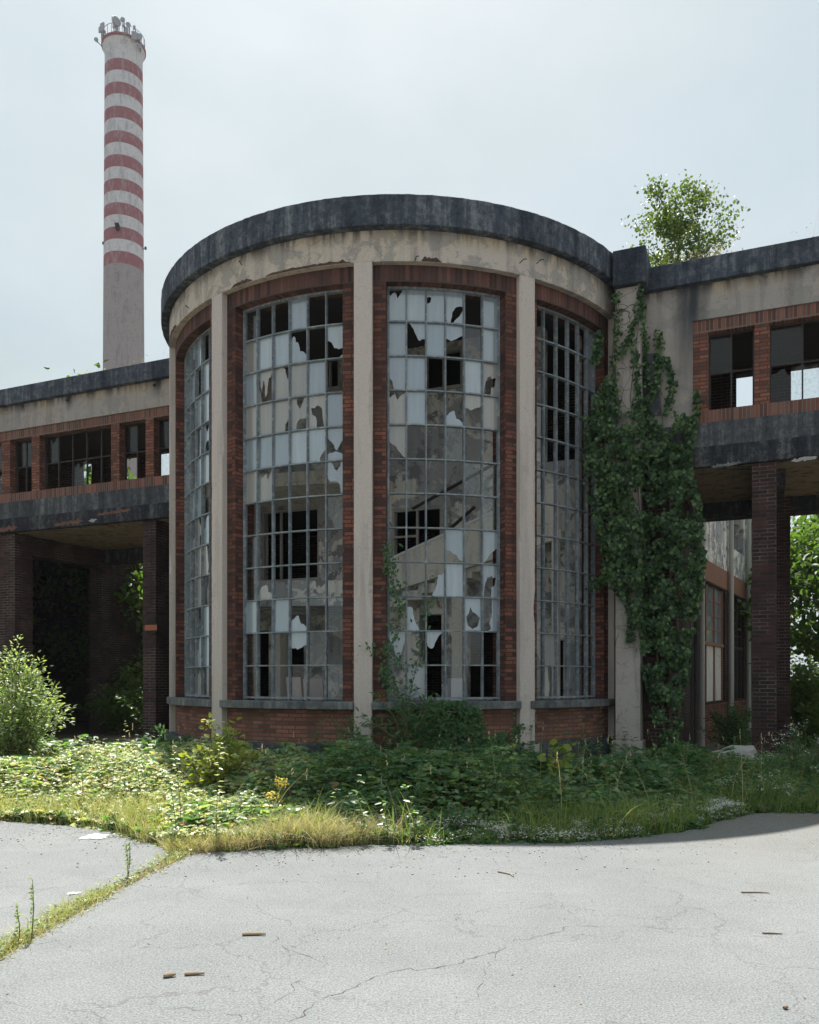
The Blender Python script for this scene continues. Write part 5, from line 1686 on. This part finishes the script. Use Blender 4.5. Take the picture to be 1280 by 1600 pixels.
# leaf litter and chips scattered on the asphalt
n = 1500
x = rng.uniform(-5, 6, n); y = np.where(rng.random(n) < .8, np.array([edge_y(a) for a in x]) - rng.random(n) ** 3 * 0.9, rng.uniform(3.8, 8.5, n))
ok = y < np.array([edge_y(a) for a in x])
x, y = x[ok], y[ok]; n = len(x)
tag(leaf_mesh('leaf_litter', np.stack([x, y, np.full(n, .006)], 1), np.concatenate([rng.normal(0, 1, (n, 2)), np.zeros((n, 1))], 1), np.tile([[0, 0, 1.0]], (n, 1)) + rng.normal(0, .15, (n, 3)), rng.uniform(.008, .022, n), .6, 'dead_leaf'), kind='stuff')

# crumbs of plaster and stone along the verge edge
n = 900
x = rng.uniform(-6, 6, n); y = np.array([edge_y(a) for a in x]) + .12 - rng.random(n) ** 2.5 * 1.5
r_ = rng.uniform(.003, .012, n)
oc = np.array([[1, 0, 0], [0, 1, 0], [-1, 0, 0], [0, -1, 0], [0, 0, .7], [0, 0, -.7]], dtype=float)
V = np.stack([x, y, r_ * .5], 1)[:, None, :] + oc[None] * r_[:, None, None] * rng.uniform(.6, 1.3, (n, 6, 1))
F = np.arange(n)[:, None, None] * 6 + np.array([[0, 1, 4], [1, 2, 4], [2, 3, 4], [3, 0, 4], [1, 0, 5], [2, 1, 5], [3, 2, 5], [0, 3, 5]])[None]
tag(raw_mesh('stone_crumbs', V.reshape(-1, 3), F.reshape(-1, 3), 'rubble', np.repeat(rng.random(n), 8)), kind='stuff')

# rubble slab inside the right portico
x, y = 5.55, 13.9
m = MB()
bm = bmesh.new(); bmesh.ops.create_icosphere(bm, subdivisions=3, radius=1)
for v in bm.verts:
    c = v.co.copy(); k_ = 1 + .35 * mnoise.noise(c * 1.7) + .12 * mnoise.noise(c * 5)
    v.co = Vector((c.x * .45 * k_, c.y * .3 * k_, c.z * .26 * k_))
me = bpy.data.meshes.new('rubble'); bm.to_mesh(me); bm.free(); me.materials.append(MAT['rubble'])
o = bpy.data.objects.new('rubble', me); COL.objects.link(o); o.location = (x, y, .2)
tag(o, 'pale lump of broken concrete lying left of the right brick column', 'rubble')

# dark round sign with a rusty bar on the left portico column
sx, szz = SZ(235, 980, -.05)
root = thing('round_sign', 'round blackened disc sign with a rusty orange bar on the left brick column', 'sign', W(sx, -.02, szz))
m = MB(); c0 = Vector(W(sx, .015, szz)); c1 = Vector(W(sx, -.03, szz)); m.tube([c0, c1], .19, 32)
attach(m.build('disc', 'sign_dark', None), root)
m = MB(); m.fbox(sx - .18, sx + .18, -.036, -.031, szz - .075, szz + .055); attach(m.build('bar', 'sign_bar', None), root)

# boards and boxes standing inside on the raised tower floor behind the glass
def leaning(name, label, th, r, w, h, d, mat, tilt):
    a = radians(th); c = Vector(T(th, r, 1.151)); tx = Vector((cos(a), sin(a), 0)); nn = Vector((sin(a), -cos(a), 0))
    m = MB()
    m.fbox(-w / 2, w / 2, 0, d, 0, h, P=lambda x, y, z: tuple(c + tx * x + nn * (-y + z * tilt) + Vector((0, 0, z))))
    tag(m.build(name, mat, None, weld=True, bevel=.006), label, 'board' if 'board' in name else 'box')
leaning('board', 'left of two faded pink boards leaning inside the left front window', -25.5, 4.22, .30, .47, .03, 'board', .12)
leaning('board', 'right of two faded pink boards leaning inside the left front window', -20.4, 4.2, .38, .44, .03, 'board', .12)
leaning('box', 'white box standing inside the middle tower window', 15.2, 3.95, .22, .45, .2, 'white_box', 0)
shrub('bush', 'low bush behind the gap between the left brick columns', 'bush', (-6.9, 22.2, 0), 2.2, 1.3, 30, 2600, (.08, .15), 'leaf_tree', width=.55)
shrub('bush', 'thick bush in the gap right of the rear right column', 'bush', (10.4, 19.6, 0), 2.0, 1.1, 30, 2600, (.08, .14), 'leaf_tree', width=.55)

shrub('bush', 'dark shaded bush at the right frame edge behind the rear brick column', 'bush', (8.75, 18.0, 0), 2.2, .75, 40, 4200, (.07, .13), 'leaf_tree', width=.55)
shrub('bush', 'low shaded bush close behind the left portico opening', 'bush', (-8.3, 23.5, 0), 1.7, 1.2, 30, 2400, (.08, .14), 'leaf_tree', width=.55)

# spalled patches on the lower beams of both wings
def beam_spall(px0, px1, py0, py1, mat, seed):
    mm = MB()
    n = 18
    for i in range(n):
        xa, xb = px0 + (px1 - px0) * i / n, px0 + (px1 - px0) * (i + 1) / n
        def edge(x, base, sg):
            return base + sg * (py1 - py0) * .5 * max(0, .25 + .9 * nz(x / 5.0, seed, sg)) * 1.2
        f = lambda x: min(1, (x - px0) / 6, (px1 - x) / 6)
        mid = lambda x: (py0 + py1) / 2 + (SLP * (x - (px0 + px1) / 2))
        SLP = -.15
        q = []
        for x, sg in ((xa, 1), (xb, 1), (xb, -1), (xa, -1)):
            y = mid(x) + sg * (py1 - py0) * .5 * max(.05, f(x)) * max(.1, .55 + 1.0 * nz(x / 4.0, seed, sg * 3))
            q.append(W(*(lambda t_: (t_[0], -.056, t_[1]))(SZ(x, y, -.056))))
        mm.face(q)
    part(mm, 'spalled_patch', mat)
beam_spall(-10, 28, 821, 832, 'brick_apron', 1)
beam_spall(84, 130, 812, 822, 'brick_apron', 4)
beam_spall(138, 152, 808, 818, 'rubble', 7)
beam_spall(150, 205, 797, 804, 'brick_apron', 9)
beam_spall(1236, 1278, 712, 722, 'rubble', 12)
beam_spall(1110, 1160, 722, 730, 'stone', 15)

# ================================================================== HAZE
m = MB()
m.fbox(-70, 50, -8, 150, -1.2, 118, P=lambda x, y, z: (x, y, z))
t = NT('pale_haze')
pv = t.n('ShaderNodeVolumePrincipled')
pv.inputs['Color'].default_value = (0.93, 0.97, 1.0, 1)
pv.inputs['Density'].default_value = 0.00025
pv.inputs['Anisotropy'].default_value = 0.0
t.l(pv.outputs[0], t.out.inputs['Volume'])
MAT['haze'] = t.m
tag(m.build('haze', 'haze', None, weld=True), kind='stuff')
